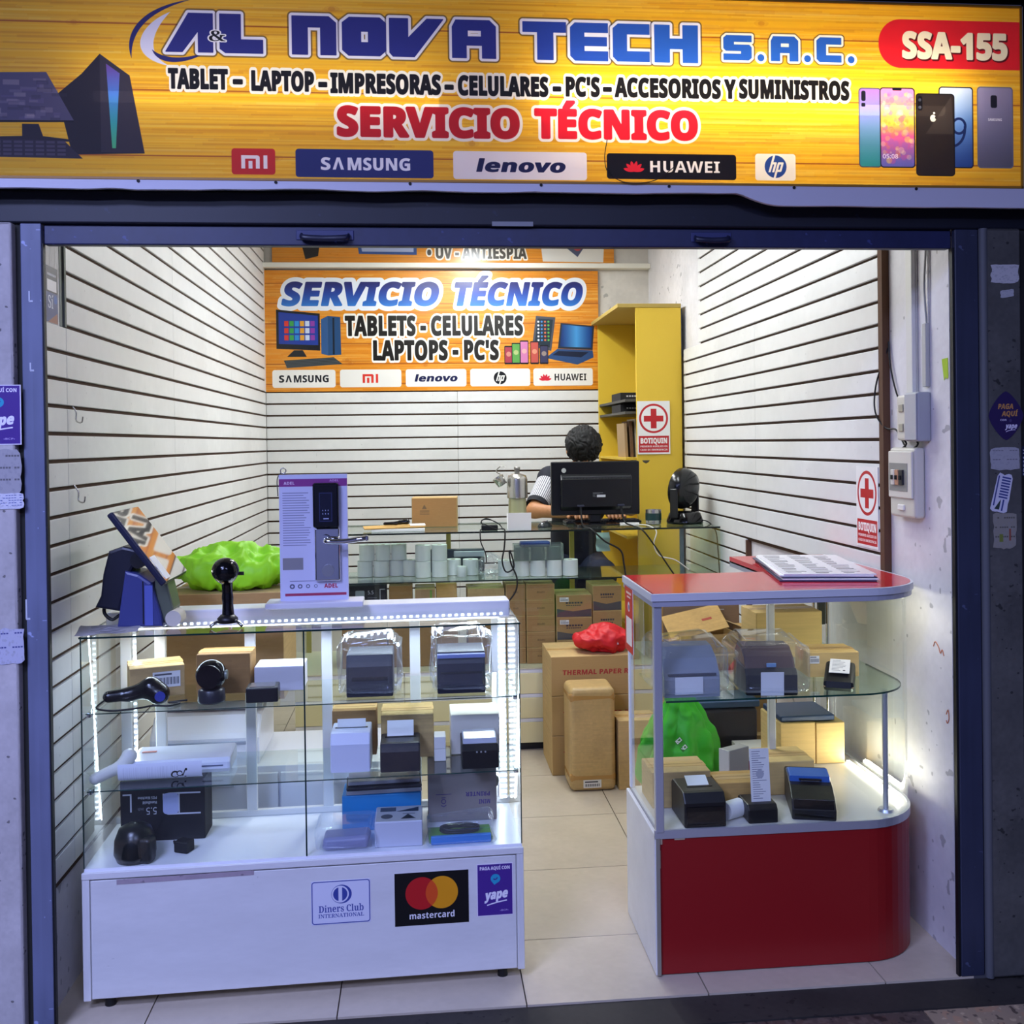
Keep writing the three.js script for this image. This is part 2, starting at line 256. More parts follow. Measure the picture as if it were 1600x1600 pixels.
// jambs and pillars
{
  const l = struct('trim_4', 'blue steel door post on the left of the opening', 'door post');
  mesh('post', muv(B(0.052, 2.086, 0.02, 0.003)), M.blueSteel, l, -0.007, 1.043, -0.011); bx('guide_rail', mat('#07080c', 0.6), l, 0.0195, 0.0225, 0, 2.035, -0.02, -0.004);
  for (const [y, h] of [[1.90, 0.026], [1.72, 0.02], [1.10, 0.05]]) { mesh('paint_chip', J(B(0.004, h, 0.001).translate(-0.004, 0, 0), B(0.010, 0.005, 0.001).translate(0, -h / 2, 0)), mat('#c3c8d6', 0.7), l, y > 1.2 ? -0.008 : -0.028, y, -0.0004); }
  const r = struct('trim_5', 'dark blue steel door post on the right of the opening', 'door post');
  mesh('post', muv(B(0.068, 2.086, 0.02, 0.003)), mat('#5a617c', 0.45, { map: tPaint }), r, 2.497, 1.043, -0.011); bx('guide_rail', mat('#07080c', 0.6), r, 2.4565, 2.4625, 0, 2.035, -0.02, -0.004);
  const a = struct('wall_left_pillar', 'rough grey concrete pillar left of the opening', 'pillar'); mesh('concrete', muv(B(0.5, 2.086, 0.1, 0.006), 1.6), mat('#f4f0f0', 0.9, { map: tConcPale, bumpMap: tPlasterB, bumpScale: 0.003 }), a, -0.298, 1.043, -0.035); bx('gap_shade_strip', mat('#23231f', 0.8), a, -0.048, -0.033, 0, 2.086, -0.07, -0.012);  // dark strip paints in the shade of the gap between pillar and post
  const b = struct('wall_right_pillar', 'dark grey concrete pillar right of the opening', 'pillar'); mesh('concrete', muv(B(0.113, 2.086, 0.11, 0.006), 1.6), mat('#8a8a86', 0.8, { map: tConc, bumpMap: tPlasterB, bumpScale: 0.003 }), b, 2.589, 1.043, -0.04); mesh('corner_pipe', muv(C(0.012, 0.012, 2.086, 16)), mat('#5a5c60', 0.6), b, 2.5405, 1.043, 0.006); mesh('concrete', muv(B(0.6, 2.086, 0.1), 1.6), mat('#4a4a49', 0.9, { map: tConc }), b, 2.95, 1.043, -0.06);
}
// ---------------------------------------------------------------- lamps of the place (their light stands at the top)
SHOP_LAMPS.forEach(([x, z], i) => {
  const t = thing('ceiling_lamp', 'slim white tube lamp on the shop ceiling ' + ['near the opening', 'at the left', 'over the rear counter'][i], 'lamp', [x, 2.88, z], 0, 'tube lamps on the shop ceiling');
  bx('housing', M.white, t, -0.09, 0.09, -0.05, 0, -0.6, 0.6, 0.006);
  for (const s of [-1, 1]) mesh('tube', C(0.013, 0.013, 1.16, 16).rotateX(PI / 2), new THREE.MeshStandardMaterial({ color: '#ffffff', emissive: WARM, emissiveIntensity: 9 }), t, s * 0.045, -0.062, 0);
});
ARCADE_LAMPS.forEach(([x, z], i) => {
  const t = thing('arcade_lamp', 'cool white panel lamp on the arcade ceiling ' + ['left and near the shop', 'far left', 'at the right'][i], 'lamp', [x, 3.2, z], 0, 'panel lamps on the arcade ceiling');
  bx('frame', M.alu, t, -0.6, 0.6, -0.02, 0, -0.32, 0.32, 0.004); bx('diffuser', new THREE.MeshStandardMaterial({ color: '#ffffff', emissive: COOL, emissiveIntensity: 4 }), t, -0.56, 0.56, -0.024, -0.019, -0.28, 0.28);
});

// ================================================================ SIGNS
function wood(g, w, h, rows, base, line, sd) {
  g.fillStyle = base; g.fillRect(0, 0, w, h); const n = 1400;
  for (let i = 0; i < n; i++) { const y = hash3(i, sd, 1) * h, x = hash3(i, sd, 2) * w * 1.2 - w * 0.1, l = (0.05 + 0.2 * hash3(i, sd, 3)) * w; g.globalAlpha = 0.05 + 0.10 * hash3(i, sd, 4); g.fillStyle = hash3(i, sd, 5) > 0.5 ? line : '#fff0a0'; g.fillRect(x, y, l, h * 0.004 + h * 0.010 * hash3(i, sd, 6)); }
  for (let r = 0; r < rows; r++) { g.globalAlpha = 0.85; g.fillStyle = line; g.fillRect(0, ((r + 0.62) / rows) * h, w, h * 0.0075); for (let k = 0; k < 5; k++) { const x = hash3(r, k, sd) * w, y = ((r + 0.25 + 0.5 * hash3(r, k, sd + 1)) / rows) * h; g.globalAlpha = 0.22; disc(g, x, y, h * 0.018, line, h * 0.012); g.globalAlpha = 0.1; disc(g, x, y, h * 0.04, line, h * 0.018); } }
  g.globalAlpha = 1;
}
// square built letters inside a unit box (x right, y down), holes listed after the outline
const GL = {
  A: [[[0.10, 0], [0.86, 0], [1, 0.16], [1, 1], [0.70, 1], [0.70, 0.66], [0.33, 0.66], [0.33, 1], [0.02, 1], [0.02, 0.18]], [[0.36, 0.26], [0.36, 0.44], [0.68, 0.44], [0.68, 0.26]]],
  N: [[[0.02, 0.0], [0.84, 0], [1, 0.16], [1, 1], [0.66, 1], [0.66, 0.28], [0.36, 0.28], [0.36, 1], [0.02, 1]]],
  O: [[[0.16, 0], [0.86, 0], [1, 0.14], [1, 0.86], [0.86, 1], [0.14, 1], [0, 0.86], [0, 0.14]], [[0.42, 0.36], [0.42, 0.66], [0.60, 0.66], [0.60, 0.36]]],
  V: [[[0, 0], [0.34, 0], [0.34, 0.52], [0.70, 0], [1, 0], [0.46, 1], [0.06, 1], [0.0, 0.9]]],
  T: [[[0, 0], [1, 0], [1, 0.26], [0.70, 0.26], [0.70, 1], [0.34, 1], [0.34, 0.26], [0, 0.26]]],
  E: [[[0.12, 0], [1, 0], [1, 0.24], [0.36, 0.24], [0.36, 0.38], [0.97, 0.38], [0.97, 0.60], [0.36, 0.60], [0.36, 0.76], [1, 0.76], [1, 1], [0.12, 1], [0, 0.88], [0, 0.12]]],
  C: [[[0.14, 0], [1, 0], [1, 0.26], [0.37, 0.26], [0.37, 0.74], [1, 0.74], [1, 1], [0.12, 1], [0, 0.88], [0, 0.12]]],
  H: [[[0, 0], [0.34, 0], [0.34, 0.37], [0.66, 0.37], [0.66, 0], [1, 0], [1, 1], [0.66, 1], [0.66, 0.63], [0.34, 0.63], [0.34, 1], [0, 1]]],
  S: [[[0.10, 0], [1, 0], [1, 0.24], [0.36, 0.24], [0.36, 0.38], [0.92, 0.38], [1, 0.48], [1, 0.90], [0.90, 1], [0, 1], [0, 0.76], [0.64, 0.76], [0.64, 0.62], [0.08, 0.62], [0, 0.52], [0, 0.10]]],
  a: [[[0.48, 0], [0.98, 0], [0.98, 1], [0.68, 1], [0.68, 0.44], [0.34, 1], [0.0, 1]]],
  L: [[[0.0, 0], [0.48, 0], [0.48, 0.66], [1, 0.66], [1, 1], [0.12, 1], [0, 0.9]]],
};
function glyph(g, k, x0, x1, y0, y1, fill, out, lw) {
  const path = () => { g.beginPath(); for (const ring of GL[k]) ring.forEach(([x, y], i) => { const X = x0 + (x1 - x0) * x, Y = y0 + (y1 - y0) * y; if (i) g.lineTo(X, Y); else g.moveTo(X, Y); if (i === ring.length - 1) g.closePath(); }); };
  g.lineJoin = 'round'; if (out) { g.strokeStyle = 'rgba(20,20,50,0.5)'; g.lineWidth = lw * 1.45; path(); g.stroke(); g.strokeStyle = out; g.lineWidth = lw; path(); g.stroke(); return; }
  path(); g.fillStyle = fill; g.fill('evenodd'); g.strokeStyle = fill; g.lineWidth = lw * 0.16; g.stroke();
}
// small trade marks, drawn in a box
const marks = {
  mi(g, x, y, w, h, c) { const u = w / 10, v = h; g.fillStyle = c; g.beginPath(); g.roundRect(x, y, u * 7, v * 0.26, [0, v * 0.2, 0, 0]); g.fill(); g.fillRect(x, y, u * 1.5, v); g.fillRect(x + u * 2.75, y + v * 0.42, u * 1.5, v * 0.58); g.fillRect(x + u * 5.5, y + v * 0.1, u * 1.5, v * 0.9); g.fillRect(x + u * 8.4, y, u * 1.5, v); },
  samsung(g, x, y, w, h, c) { txt(g, 'S', x, x + w * 0.118, y + h, h, c, { heavy: 3 }); poly(g, [[x + w * 0.135, y + h], [x + w * 0.18, y], [x + w * 0.215, y], [x + w * 0.26, y + h], [x + w * 0.225, y + h], [x + w * 0.198, y + h * 0.3], [x + w * 0.17, y + h]], c); txt(g, 'MSUNG', x + w * 0.285, x + w, y + h, h, c, { heavy: 3 }); },
  lenovo(g, x, y, w, h, c) { txt(g, 'lenovo', x, x + w, y + h, h, c, { skew: 0.24, heavy: 6 }); },
  huawei(g, x, y, w, h, c, text) { const r = h * 0.62, cx = x + r * 1.05, cy = y + h * 0.85; for (const a of [-1.28, -0.78, -0.26, 0.26, 0.78, 1.28]) { g.save(); g.translate(cx, cy); g.rotate(a); g.beginPath(); g.moveTo(0, 0); g.quadraticCurveTo(-r * 0.36, -r * 0.75, 0, -r * 1.12); g.quadraticCurveTo(r * 0.36, -r * 0.75, 0, 0); g.fillStyle = c; g.fill(); g.restore(); } txt(g, 'HUAWEI', x + r * 2.55, x + w, y + h * 0.86, h * 0.72, text, { bold: true }); },
  hp(g, cx, cy, r, c, bg) { disc(g, cx, cy, r, c); g.strokeStyle = bg; g.lineWidth = r * 0.20; g.save(); g.translate(cx, cy); g.transform(1, 0, -0.3, 1, 0, 0); g.beginPath(); g.moveTo(-r * 0.42, r * 0.5); g.lineTo(-r * 0.42, -r * 1.0); g.moveTo(-r * 0.42, -r * 0.3); g.lineTo(-r * 0.08, -r * 0.3); g.lineTo(-r * 0.08, r * 0.5); g.moveTo(r * 0.2, r * 1.0); g.lineTo(r * 0.2, -r * 0.3); g.lineTo(r * 0.55, -r * 0.3); g.lineTo(r * 0.55, r * 0.36); g.lineTo(r * 0.2, r * 0.36); g.stroke(); g.restore(); },
};
function drawBanner(g) {                                                   // units: metres on the sheet, origin at its top left, y down
  const X = (x) => x + 0.36, Y = (y) => 2.68 - y, W = 2.985, H = 0.496;
  g.save(); g.scale(0.001, 0.001); wood(g, W * 1000, H * 1000, 3, '#f2b61e', '#a8561a', 3); g.restore();
  // computer picture
  const tower = [[0.085, 2.395], [0.145, 2.447], [0.19, 2.498], [0.262, 2.445], [0.296, 2.25], [0.12, 2.245]];
  poly(g, tower.map(([x, y]) => [X(x), Y(y)]), '#26222a'); poly(g, [[0.19, 2.498], [0.262, 2.445], [0.296, 2.25], [0.19, 2.252]].map(([x, y]) => [X(x), Y(y)]), '#35303a');
  const gr = g.createLinearGradient(0, Y(2.47), 0, Y(2.26)); gr.addColorStop(0, '#6a4a9a'); gr.addColorStop(0.35, '#4a7ac8'); gr.addColorStop(0.7, '#3aa0a0'); gr.addColorStop(1, '#50b878');
  poly(g, [[0.205, 2.474], [0.238, 2.45], [0.226, 2.262], [0.217, 2.262]].map(([x, y]) => [X(x), Y(y)]), gr);
  poly(g, [[-0.36, 2.44], [0.06, 2.45], [0.125, 2.33], [-0.36, 2.325]].map(([x, y]) => [X(x), Y(y)]), '#55506a');
  for (let i = 0; i < 90; i++) { g.globalAlpha = 0.35; g.fillStyle = ['#8a7f96', '#3a3346', '#a2939c', '#6b5f86', '#c4b3b0'][i % 5]; g.fillRect(X(-0.34 + 0.42 * hash3(i, 1, 9)), Y(2.435 - 0.10 * hash3(i, 2, 9)), 0.01 + 0.03 * hash3(i, 3, 9), 0.004 + 0.01 * hash3(i, 4, 9)); } g.globalAlpha = 1;
  poly(g, [[-0.36, 2.325], [0.125, 2.33], [0.125, 2.326], [-0.36, 2.318]].map(([x, y]) => [X(x), Y(y)]), '#17151c'); poly(g, [[0.0, 2.32], [0.04, 2.32], [0.05, 2.29], [0.12, 2.282], [0.12, 2.277], [-0.07, 2.277], [-0.06, 2.288], [0.0, 2.29]].map(([x, y]) => [X(x), Y(y)]), '#2a2630');
  poly(g, [[-0.30, 2.286], [0.10, 2.28], [0.145, 2.235], [-0.30, 2.24]].map(([x, y]) => [X(x), Y(y)]), '#332e3c'); for (let i = 0; i < 60; i++) { g.fillStyle = '#4d4658'; g.fillRect(X(-0.28 + 0.026 * (i % 15)), Y(2.278 - 0.01 * Math.floor(i / 15)), 0.02, 0.006); }
  // swoosh
  g.beginPath(); g.moveTo(X(0.418), Y(2.640)); g.bezierCurveTo(X(0.29), Y(2.62), X(0.245), Y(2.55), X(0.268), Y(2.488)); g.bezierCurveTo(X(0.265), Y(2.56), X(0.315), Y(2.61), X(0.418), Y(2.640)); g.fillStyle = '#2a2a6c'; g.fill();
  g.beginPath(); g.moveTo(X(0.365), Y(2.608)); g.bezierCurveTo(X(0.285), Y(2.575), X(0.245), Y(2.49), X(0.365), Y(2.470)); g.bezierCurveTo(X(0.30), Y(2.495), X(0.315), Y(2.555), X(0.365), Y(2.608)); g.fillStyle = '#dcdcf2'; g.fill();
  g.beginPath(); g.moveTo(X(0.318), Y(2.512)); g.bezierCurveTo(X(0.33), Y(2.470), X(0.40), Y(2.472), X(0.455), Y(2.510)); g.bezierCurveTo(X(0.40), Y(2.487), X(0.345), Y(2.487), X(0.318), Y(2.512)); g.fillStyle = '#2a2a6c'; g.fill();
  const word = [['a', 0.352, 0.470, '#2c2f7e'], ['L', 0.486, 0.592, '#2c2f7e'], ['N', 0.664, 0.776, '#2c2f7e'], ['O', 0.793, 0.903, '#2b3082'], ['V', 0.913, 1.050, '#2b3184'], ['A', 1.072, 1.186, '#2b3388'], ['T', 1.258, 1.370, '#2a43a0'], ['E', 1.383, 1.481, '#2a4fae'], ['C', 1.496, 1.592, '#2a56b4'], ['H', 1.607, 1.722, '#2a5cba']];
  for (const pass of [1, 0]) { for (const [k, a, b, c] of word) glyph(g, k, X(a), X(b), Y(2.605), Y(2.508), c, pass && '#ececf6', 0.017); for (const [k, a, b] of [['S', 1.793, 1.868], ['A', 1.921, 1.996], ['C', 2.048, 2.115]]) glyph(g, k, X(a), X(b), Y(2.582), Y(2.518), '#2a60c0', pass && '#fbf6e2', 0.014); for (const x of [1.894, 2.022, 2.143]) { if (pass) disc(g, X(x), Y(2.525), 0.0165, '#fbf6e2'); else disc(g, X(x), Y(2.525), 0.0095, '#2a60c0'); } }
  txt(g, '&', X(0.456), X(0.500), Y(2.536), 0.026, '#111', { font: 'serif', strokes: [['#f2f2f6', 14]] });
  const st = [['#f4efe0', 32]];
  for (const [s, a, b, y] of [['TABLET', 0.357, 0.503, 2.417], ['-', 0.517, 0.540, 2.417], ['LAPTOP', 0.560, 0.720, 2.415], ['-', 0.731, 0.752, 2.414], ['IMPRESORAS', 0.761, 1.043, 2.413], ['-', 1.053, 1.075, 2.413], ['CELULARES', 1.086, 1.323, 2.413], ['-', 1.335, 1.356, 2.414], ["PC'S", 1.366, 1.459, 2.415], ['-', 1.468, 1.490, 2.415], ['ACCESORIOS', 1.500, 1.784, 2.416], ['Y', 1.795, 1.823, 2.417], ['SUMINISTROS', 1.833, 2.137, 2.418]]) txt(g, s, X(a), X(b), Y(y), 0.047, '#15120f', { strokes: st, heavy: 9 });
  txt(g, 'SERVICIO', X(0.775), X(1.248), Y(2.304), 0.071, '#b81a1e', { strokes: [['#f6ecdc', 24]], heavy: 9 }); txt(g, 'TÉCNICO', X(1.287), X(1.722), Y(2.306), 0.071, '#d81c28', { strokes: [['#f6ecdc', 24]], heavy: 9 });
  rrect(g, X(0.51), Y(2.266), 0.109, 0.066, 0.008, '#c42a26'); marks.mi(g, X(0.534), Y(2.249), 0.066, 0.034, '#f0e8e8');
  rrect(g, X(0.67), Y(2.267), 0.351, 0.072, 0.008, '#28306e'); marks.samsung(g, X(0.732), Y(2.246), 0.232, 0.031, '#e6e8f4');
  rrect(g, X(1.072), Y(2.267), 0.350, 0.073, 0.008, '#efe9e6'); marks.lenovo(g, X(1.128), Y(2.246), 0.236, 0.031, '#1c1f4a');
  rrect(g, X(1.475), Y(2.266), 0.348, 0.067, 0.008, '#15110f'); marks.huawei(g, X(1.52), Y(2.254), 0.26, 0.042, '#dc2430', '#f6f2ea');
  rrect(g, X(1.875), Y(2.270), 0.111, 0.071, 0.008, '#f4eedc'); marks.hp(g, X(1.931), Y(2.236), 0.030, '#2a4a92', '#f4eedc');
  g.beginPath(); g.roundRect(X(2.22), Y(2.637), 0.6, 0.131, 0.062); g.fillStyle = '#e0222a'; g.fill();
  txt(g, 'SSA-155', X(2.288), X(2.588), Y(2.535) + 0.003, 0.066, '#5a1010', { heavy: 12 }); txt(g, 'SSA-155', X(2.285), X(2.585), Y(2.535), 0.066, '#fbf4d4', { heavy: 8 });
  // phones
  const ph = (x0, x1, y0, y1, f, edge) => { rrect(g, X(x0), Y(y1), x1 - x0, y1 - y0, 0.010, edge); rrect(g, X(x0) + 0.003, Y(y1) + 0.003, x1 - x0 - 0.006, y1 - y0 - 0.006, 0.008, f); };
  let q = g.createLinearGradient(0, Y(2.45), 0, Y(2.24)); q.addColorStop(0, '#9a6cc4'); q.addColorStop(0.5, '#6a8cb8'); q.addColorStop(1, '#2f8f90'); ph(2.162, 2.226, 2.237, 2.451, q, '#4c4a60'); rrect(g, X(2.170), Y(2.443), 0.012, 0.028, 0.005, '#1a1822'); rrect(g, X(2.170), Y(2.410), 0.011, 0.010, 0.003, '#1a1822');
  q = g.createLinearGradient(0, Y(2.44), 0, Y(2.25)); q.addColorStop(0, '#e080b0'); q.addColorStop(0.3, '#f09a60'); q.addColorStop(0.45, '#f2c040'); q.addColorStop(0.62, '#e05a90'); q.addColorStop(1, '#6a66b8'); ph(2.221, 2.320, 2.237, 2.453, q, '#22202a'); for (let i = 0; i < 120; i++) { g.globalAlpha = 0.3; disc(g, X(2.227 + 0.087 * hash3(i, 5, 1)), Y(2.255 + 0.18 * hash3(i, 6, 1)), 0.003 + 0.006 * hash3(i, 7, 1), ['#f6d060', '#e84a8a', '#f08040', '#8a60c0', '#fbe8b0'][i % 5]); } g.globalAlpha = 1; rrect(g, X(2.257), Y(2.451), 0.026, 0.006, 0.003, '#15131a');
  txt(g, '05:08', X(2.228), X(2.272), Y(2.262), 0.011, '#f2ecf8', { bold: false });
  q = g.createLinearGradient(X(2.39), Y(2.45), X(2.48), Y(2.24)); q.addColorStop(0, '#dfe6f2'); q.addColorStop(0.5, '#5f86c4'); q.addColorStop(1, '#22408a'); ph(2.387, 2.485, 2.238, 2.458, q, '#1b1e2c'); g.strokeStyle = '#1c2a5c'; g.lineWidth = 0.007; g.beginPath(); g.ellipse(X(2.444), Y(2.352), 0.018, 0.020, 0, 0, 7); g.moveTo(X(2.461), Y(2.352)); g.quadraticCurveTo(X(2.462), Y(2.31), X(2.432), Y(2.298)); g.stroke();
  q = g.createLinearGradient(X(2.5), Y(2.46), X(2.6), Y(2.24)); q.addColorStop(0, '#9a93b8'); q.addColorStop(0.6, '#6c6c8c'); q.addColorStop(1, '#54566c'); ph(2.496, 2.599, 2.239, 2.46, q, '#6a6880'); rrect(g, X(2.535), Y(2.437), 0.018, 0.034, 0.005, '#1c1b26'); txt(g, 'SAMSUNG', X(2.527), X(2.567), Y(2.368), 0.006, '#e6e4f0');
  ph(2.322, 2.432, 2.216, 2.439, '#2a221e', '#14100e'); poly(g, [[2.423, 2.432], [2.350, 2.330], [2.350, 2.33], [2.428, 2.33]].map(([x, y]) => [X(x), Y(y)]), '#3a312c'); rrect(g, X(2.327), Y(2.432), 0.014, 0.040, 0.006, '#100d0d'); disc(g, X(2.334), Y(2.421), 0.0045, '#3c3c46'); disc(g, X(2.334), Y(2.401), 0.0045, '#3c3c46');
  disc(g, X(2.371), Y(2.372), 0.0085, '#cfc6ba', 0.0095); disc(g, X(2.380), Y(2.374), 0.004, '#2f2722'); disc(g, X(2.374), Y(2.386), 0.003, '#cfc6ba');
}
{
  const t = thing('shop_sign', 'wide yellow light box shop banner over the opening', 'sign', [-0.36, 2.184, 0.06]);
  const W = 2.985, H = 0.496, halves = [0, 1].map((k) => canvas(2048, 680, (g, w, h) => { g.scale(w / (W / 2), h / H); g.translate(-k * W / 2, 0); drawBanner(g); }));
  halves.forEach((map, k) => mesh('printed_sheet', new THREE.PlaneGeometry(W / 2, H), new THREE.MeshPhysicalMaterial({ map, roughness: 0.85, transmission: 0.42, thickness: 0, side: THREE.DoubleSide }), t, W / 4 + k * W / 2, H / 2, 0));
  const cas = mat('#b9bac0', 0.6); mesh('casing', J(bg(0, W, -0.004, 0, -0.165, 0), bg(0, W, H, H + 0.004, -0.165, 0), bg(-0.004, 0, 0, H, -0.165, 0), bg(W, W + 0.004, 0, H, -0.165, 0)), cas, t); bx('back_panel', M.white, t, 0, W, 0, H, -0.167, -0.163);
  mesh('front_rim', J(bg(0, W, 0, 0.006, 0, 0.004), bg(0, W, H - 0.006, H, 0, 0.004), bg(W - 0.006, W, 0, H, 0, 0.004)), mat('#a8781e', 0.5), t);
  for (const [x, len, I] of [[2.25, 1.15, 16], [0.95, 0.9, 5]]) {
    mesh('tube', C(0.014, 0.014, len, 14).rotateZ(PI / 2), new THREE.MeshStandardMaterial({ color: '#ffffff', emissive: LEDW, emissiveIntensity: I * 0.5 }), t, x, H / 2, -0.12);
    const l = new THREE.RectAreaLight(LEDW, I, len, 0.05); l.name = 'tube_light'; l.position.set(x, H / 2, -0.104); l.rotation.y = PI; l.castShadow = true; t.add(l);
  }
}
tag(mesh('loose_wire', tube([[1.40, 2.155, 0.05], [1.475, 2.30, 0.068], [1.468, 2.25, 0.068], [1.476, 2.215, 0.068], [1.52, 2.188, 0.069], [1.60, 2.194, 0.068], [1.66, 2.235, 0.067]].slice(1), 0.0012, 40, 5), M.cable, scene), 'thin black wire hanging across the lower middle of the banner', 'wire');
// service sign on the back wall
{
  const t = thing('service_sign', 'orange wood print service sign on the back wall', 'sign', [0, 1.853, -3.868]);
  const x0 = -0.0, W = 2.153, H = 0.776, X = (x) => x - x0, Y = (y) => 2.629 - y;
  const map = canvas(2048, 740, (g, w, h) => {
    g.scale(w / W, h / H); g.save(); g.scale(0.001, 0.001); wood(g, W * 1000, H * 1000, 6, '#e08a1e', '#9c4a10', 11); g.restore();
    const tech = (s, a, b) => { txt(g, s, X(a), X(b), Y(2.402), 0.15, '#e9eef6', { skew: 0.2, heavy: 26, strokes: [['#e9eef6', 30]] }); const q = g.createLinearGradient(0, -71, 0, 0); q.addColorStop(0, '#23256a'); q.addColorStop(0.5, '#2445a0'); q.addColorStop(1, '#2f74c8'); txt(g, s, X(a), X(b), Y(2.407), 0.142, q, { skew: 0.2, heavy: 7 }); };
    tech('SERVICIO', 0.10, 1.10); tech('TÉCNICO', 1.19, 2.04);
    const st = [['#f2efe6', 24]]; txt(g, 'TABLETS - CELULARES', X(0.505), X(1.655), Y(2.213), 0.12, '#17130f', { strokes: st, heavy: 7 }); txt(g, "LAPTOPS - PC'S", X(0.675), X(1.495), Y(2.055), 0.12, '#17130f', { strokes: st, heavy: 7 });
    for (const [a, b] of [[0.041, 0.44], [0.468, 0.86], [0.888, 1.28], [1.305, 1.697], [1.718, 2.111]]) rrect(g, X(a), Y(1.992), b - a, 0.114, 0.016, '#eeebe4');
    marks.samsung(g, X(0.08), Y(1.957), 0.32, 0.044, '#1a1a22'); marks.mi(g, X(0.612), Y(1.962), 0.10, 0.056, '#d8392c'); marks.lenovo(g, X(0.94), Y(1.955), 0.28, 0.042, '#1c1f4a'); marks.hp(g, X(1.50), Y(1.932), 0.042, '#15151c', '#eeebe4'); marks.huawei(g, X(1.755), Y(1.965), 0.315, 0.062, '#d8283a', '#1c1a1e');
    // desktop computer
    poly(g, [[0.07, 2.378], [0.345, 2.352], [0.345, 2.115], [0.07, 2.128]].map(([x, y]) => [X(x), Y(y)]), '#14161e'); poly(g, [[0.085, 2.362], [0.333, 2.338], [0.333, 2.150], [0.085, 2.158]].map(([x, y]) => [X(x), Y(y)]), '#1d3a9a');
    for (let i = 0; i < 18; i++) { g.fillStyle = ['#d43a2a', '#3aa04a', '#2a8ad0', '#e0a030', '#c8d4e8', '#8a3aa0'][i % 6]; g.fillRect(X(0.12 + 0.033 * (i % 6)), Y(2.305 - 0.045 * Math.floor(i / 6)), 0.027, 0.034); }
    poly(g, [[0.18, 2.118], [0.235, 2.118], [0.26, 2.075], [0.135, 2.075]].map(([x, y]) => [X(x), Y(y)]), '#1a1c22'); poly(g, [[0.352, 2.315], [0.395, 2.337], [0.395, 2.083], [0.352, 2.095]].map(([x, y]) => [X(x), Y(y)]), '#30588c'); poly(g, [[0.395, 2.337], [0.475, 2.33], [0.478, 2.088], [0.395, 2.083]].map(([x, y]) => [X(x), Y(y)]), '#234a78'); g.fillStyle = '#14202e'; g.fillRect(X(0.425), Y(2.325), 0.012, 0.235);
    poly(g, [[0.115, 2.052], [0.43, 2.072], [0.486, 2.028], [0.135, 2.004]].map(([x, y]) => [X(x), Y(y)]), '#2c3134'); g.strokeStyle = '#5a6266'; g.lineWidth = 0.003; for (let i = 0; i < 5; i++) { g.beginPath(); g.moveTo(X(0.125), Y(2.045 - i * 0.009)); g.lineTo(X(0.44 + i * 0.01), Y(2.064 - i * 0.009)); g.stroke(); }
    // tablet, laptop and phones
    poly(g, [[1.74, 2.335], [1.868, 2.325], [1.838, 2.106], [1.712, 2.135]].map(([x, y]) => [X(x), Y(y)]), '#4a4c56'); poly(g, [[1.752, 2.318], [1.852, 2.310], [1.828, 2.128], [1.728, 2.150]].map(([x, y]) => [X(x), Y(y)]), '#22303c'); for (let i = 0; i < 24; i++) disc(g, X(1.755 + 0.022 * (i % 4)), Y(2.297 - 0.024 * Math.floor(i / 4)), 0.007, ['#d8d8e0', '#5ab04a', '#d06a4a', '#4a86c8'][(i * 7) % 4]);
    poly(g, [[1.902, 2.288], [2.124, 2.268], [2.112, 2.110], [1.882, 2.122]].map(([x, y]) => [X(x), Y(y)]), '#28303c'); const lg = g.createLinearGradient(X(1.9), 0, X(2.11), 0); lg.addColorStop(0, '#12306e'); lg.addColorStop(0.5, '#4a9ad8'); lg.addColorStop(1, '#123a80'); poly(g, [[1.912, 2.278], [2.112, 2.259], [2.102, 2.125], [1.896, 2.134]].map(([x, y]) => [X(x), Y(y)]), lg);
    poly(g, [[1.880, 2.120], [2.112, 2.108], [2.118, 2.062], [2.01, 2.015], [1.80, 2.060]].map(([x, y]) => [X(x), Y(y)]), '#2a4a7c'); poly(g, [[1.885, 2.105], [2.085, 2.096], [2.035, 2.062], [1.845, 2.078]].map(([x, y]) => [X(x), Y(y)]), '#15203a');
    for (const [x, h, c] of [[1.53, 0.12, '#a03a4a'], [1.578, 0.14, '#5a9a4a'], [1.632, 0.155, '#c878a8'], [1.70, 0.15, '#c0544a'], [1.762, 0.125, '#3a3a5a']]) { rrect(g, X(x), Y(2.02 + h), 0.056, h, 0.006, '#16161e'); rrect(g, X(x) + 0.004, Y(2.012 + h), 0.048, h - 0.018, 0.003, c); g.globalAlpha = 0.5; disc(g, X(x) + 0.028, Y(2.02 + h * 0.55), 0.016, '#f0d0a0'); g.globalAlpha = 1; }
  });
  card('sign_face', t, W, H, 0.012, printMat(map, 0.27), mat('#a85c1a', 0.5), W / 2, H / 2, 0.014);
  const u = thing('upper_sign', 'orange sign cut off by the lintel above the service sign', 'sign', [0.05, 2.676, -3.868]);
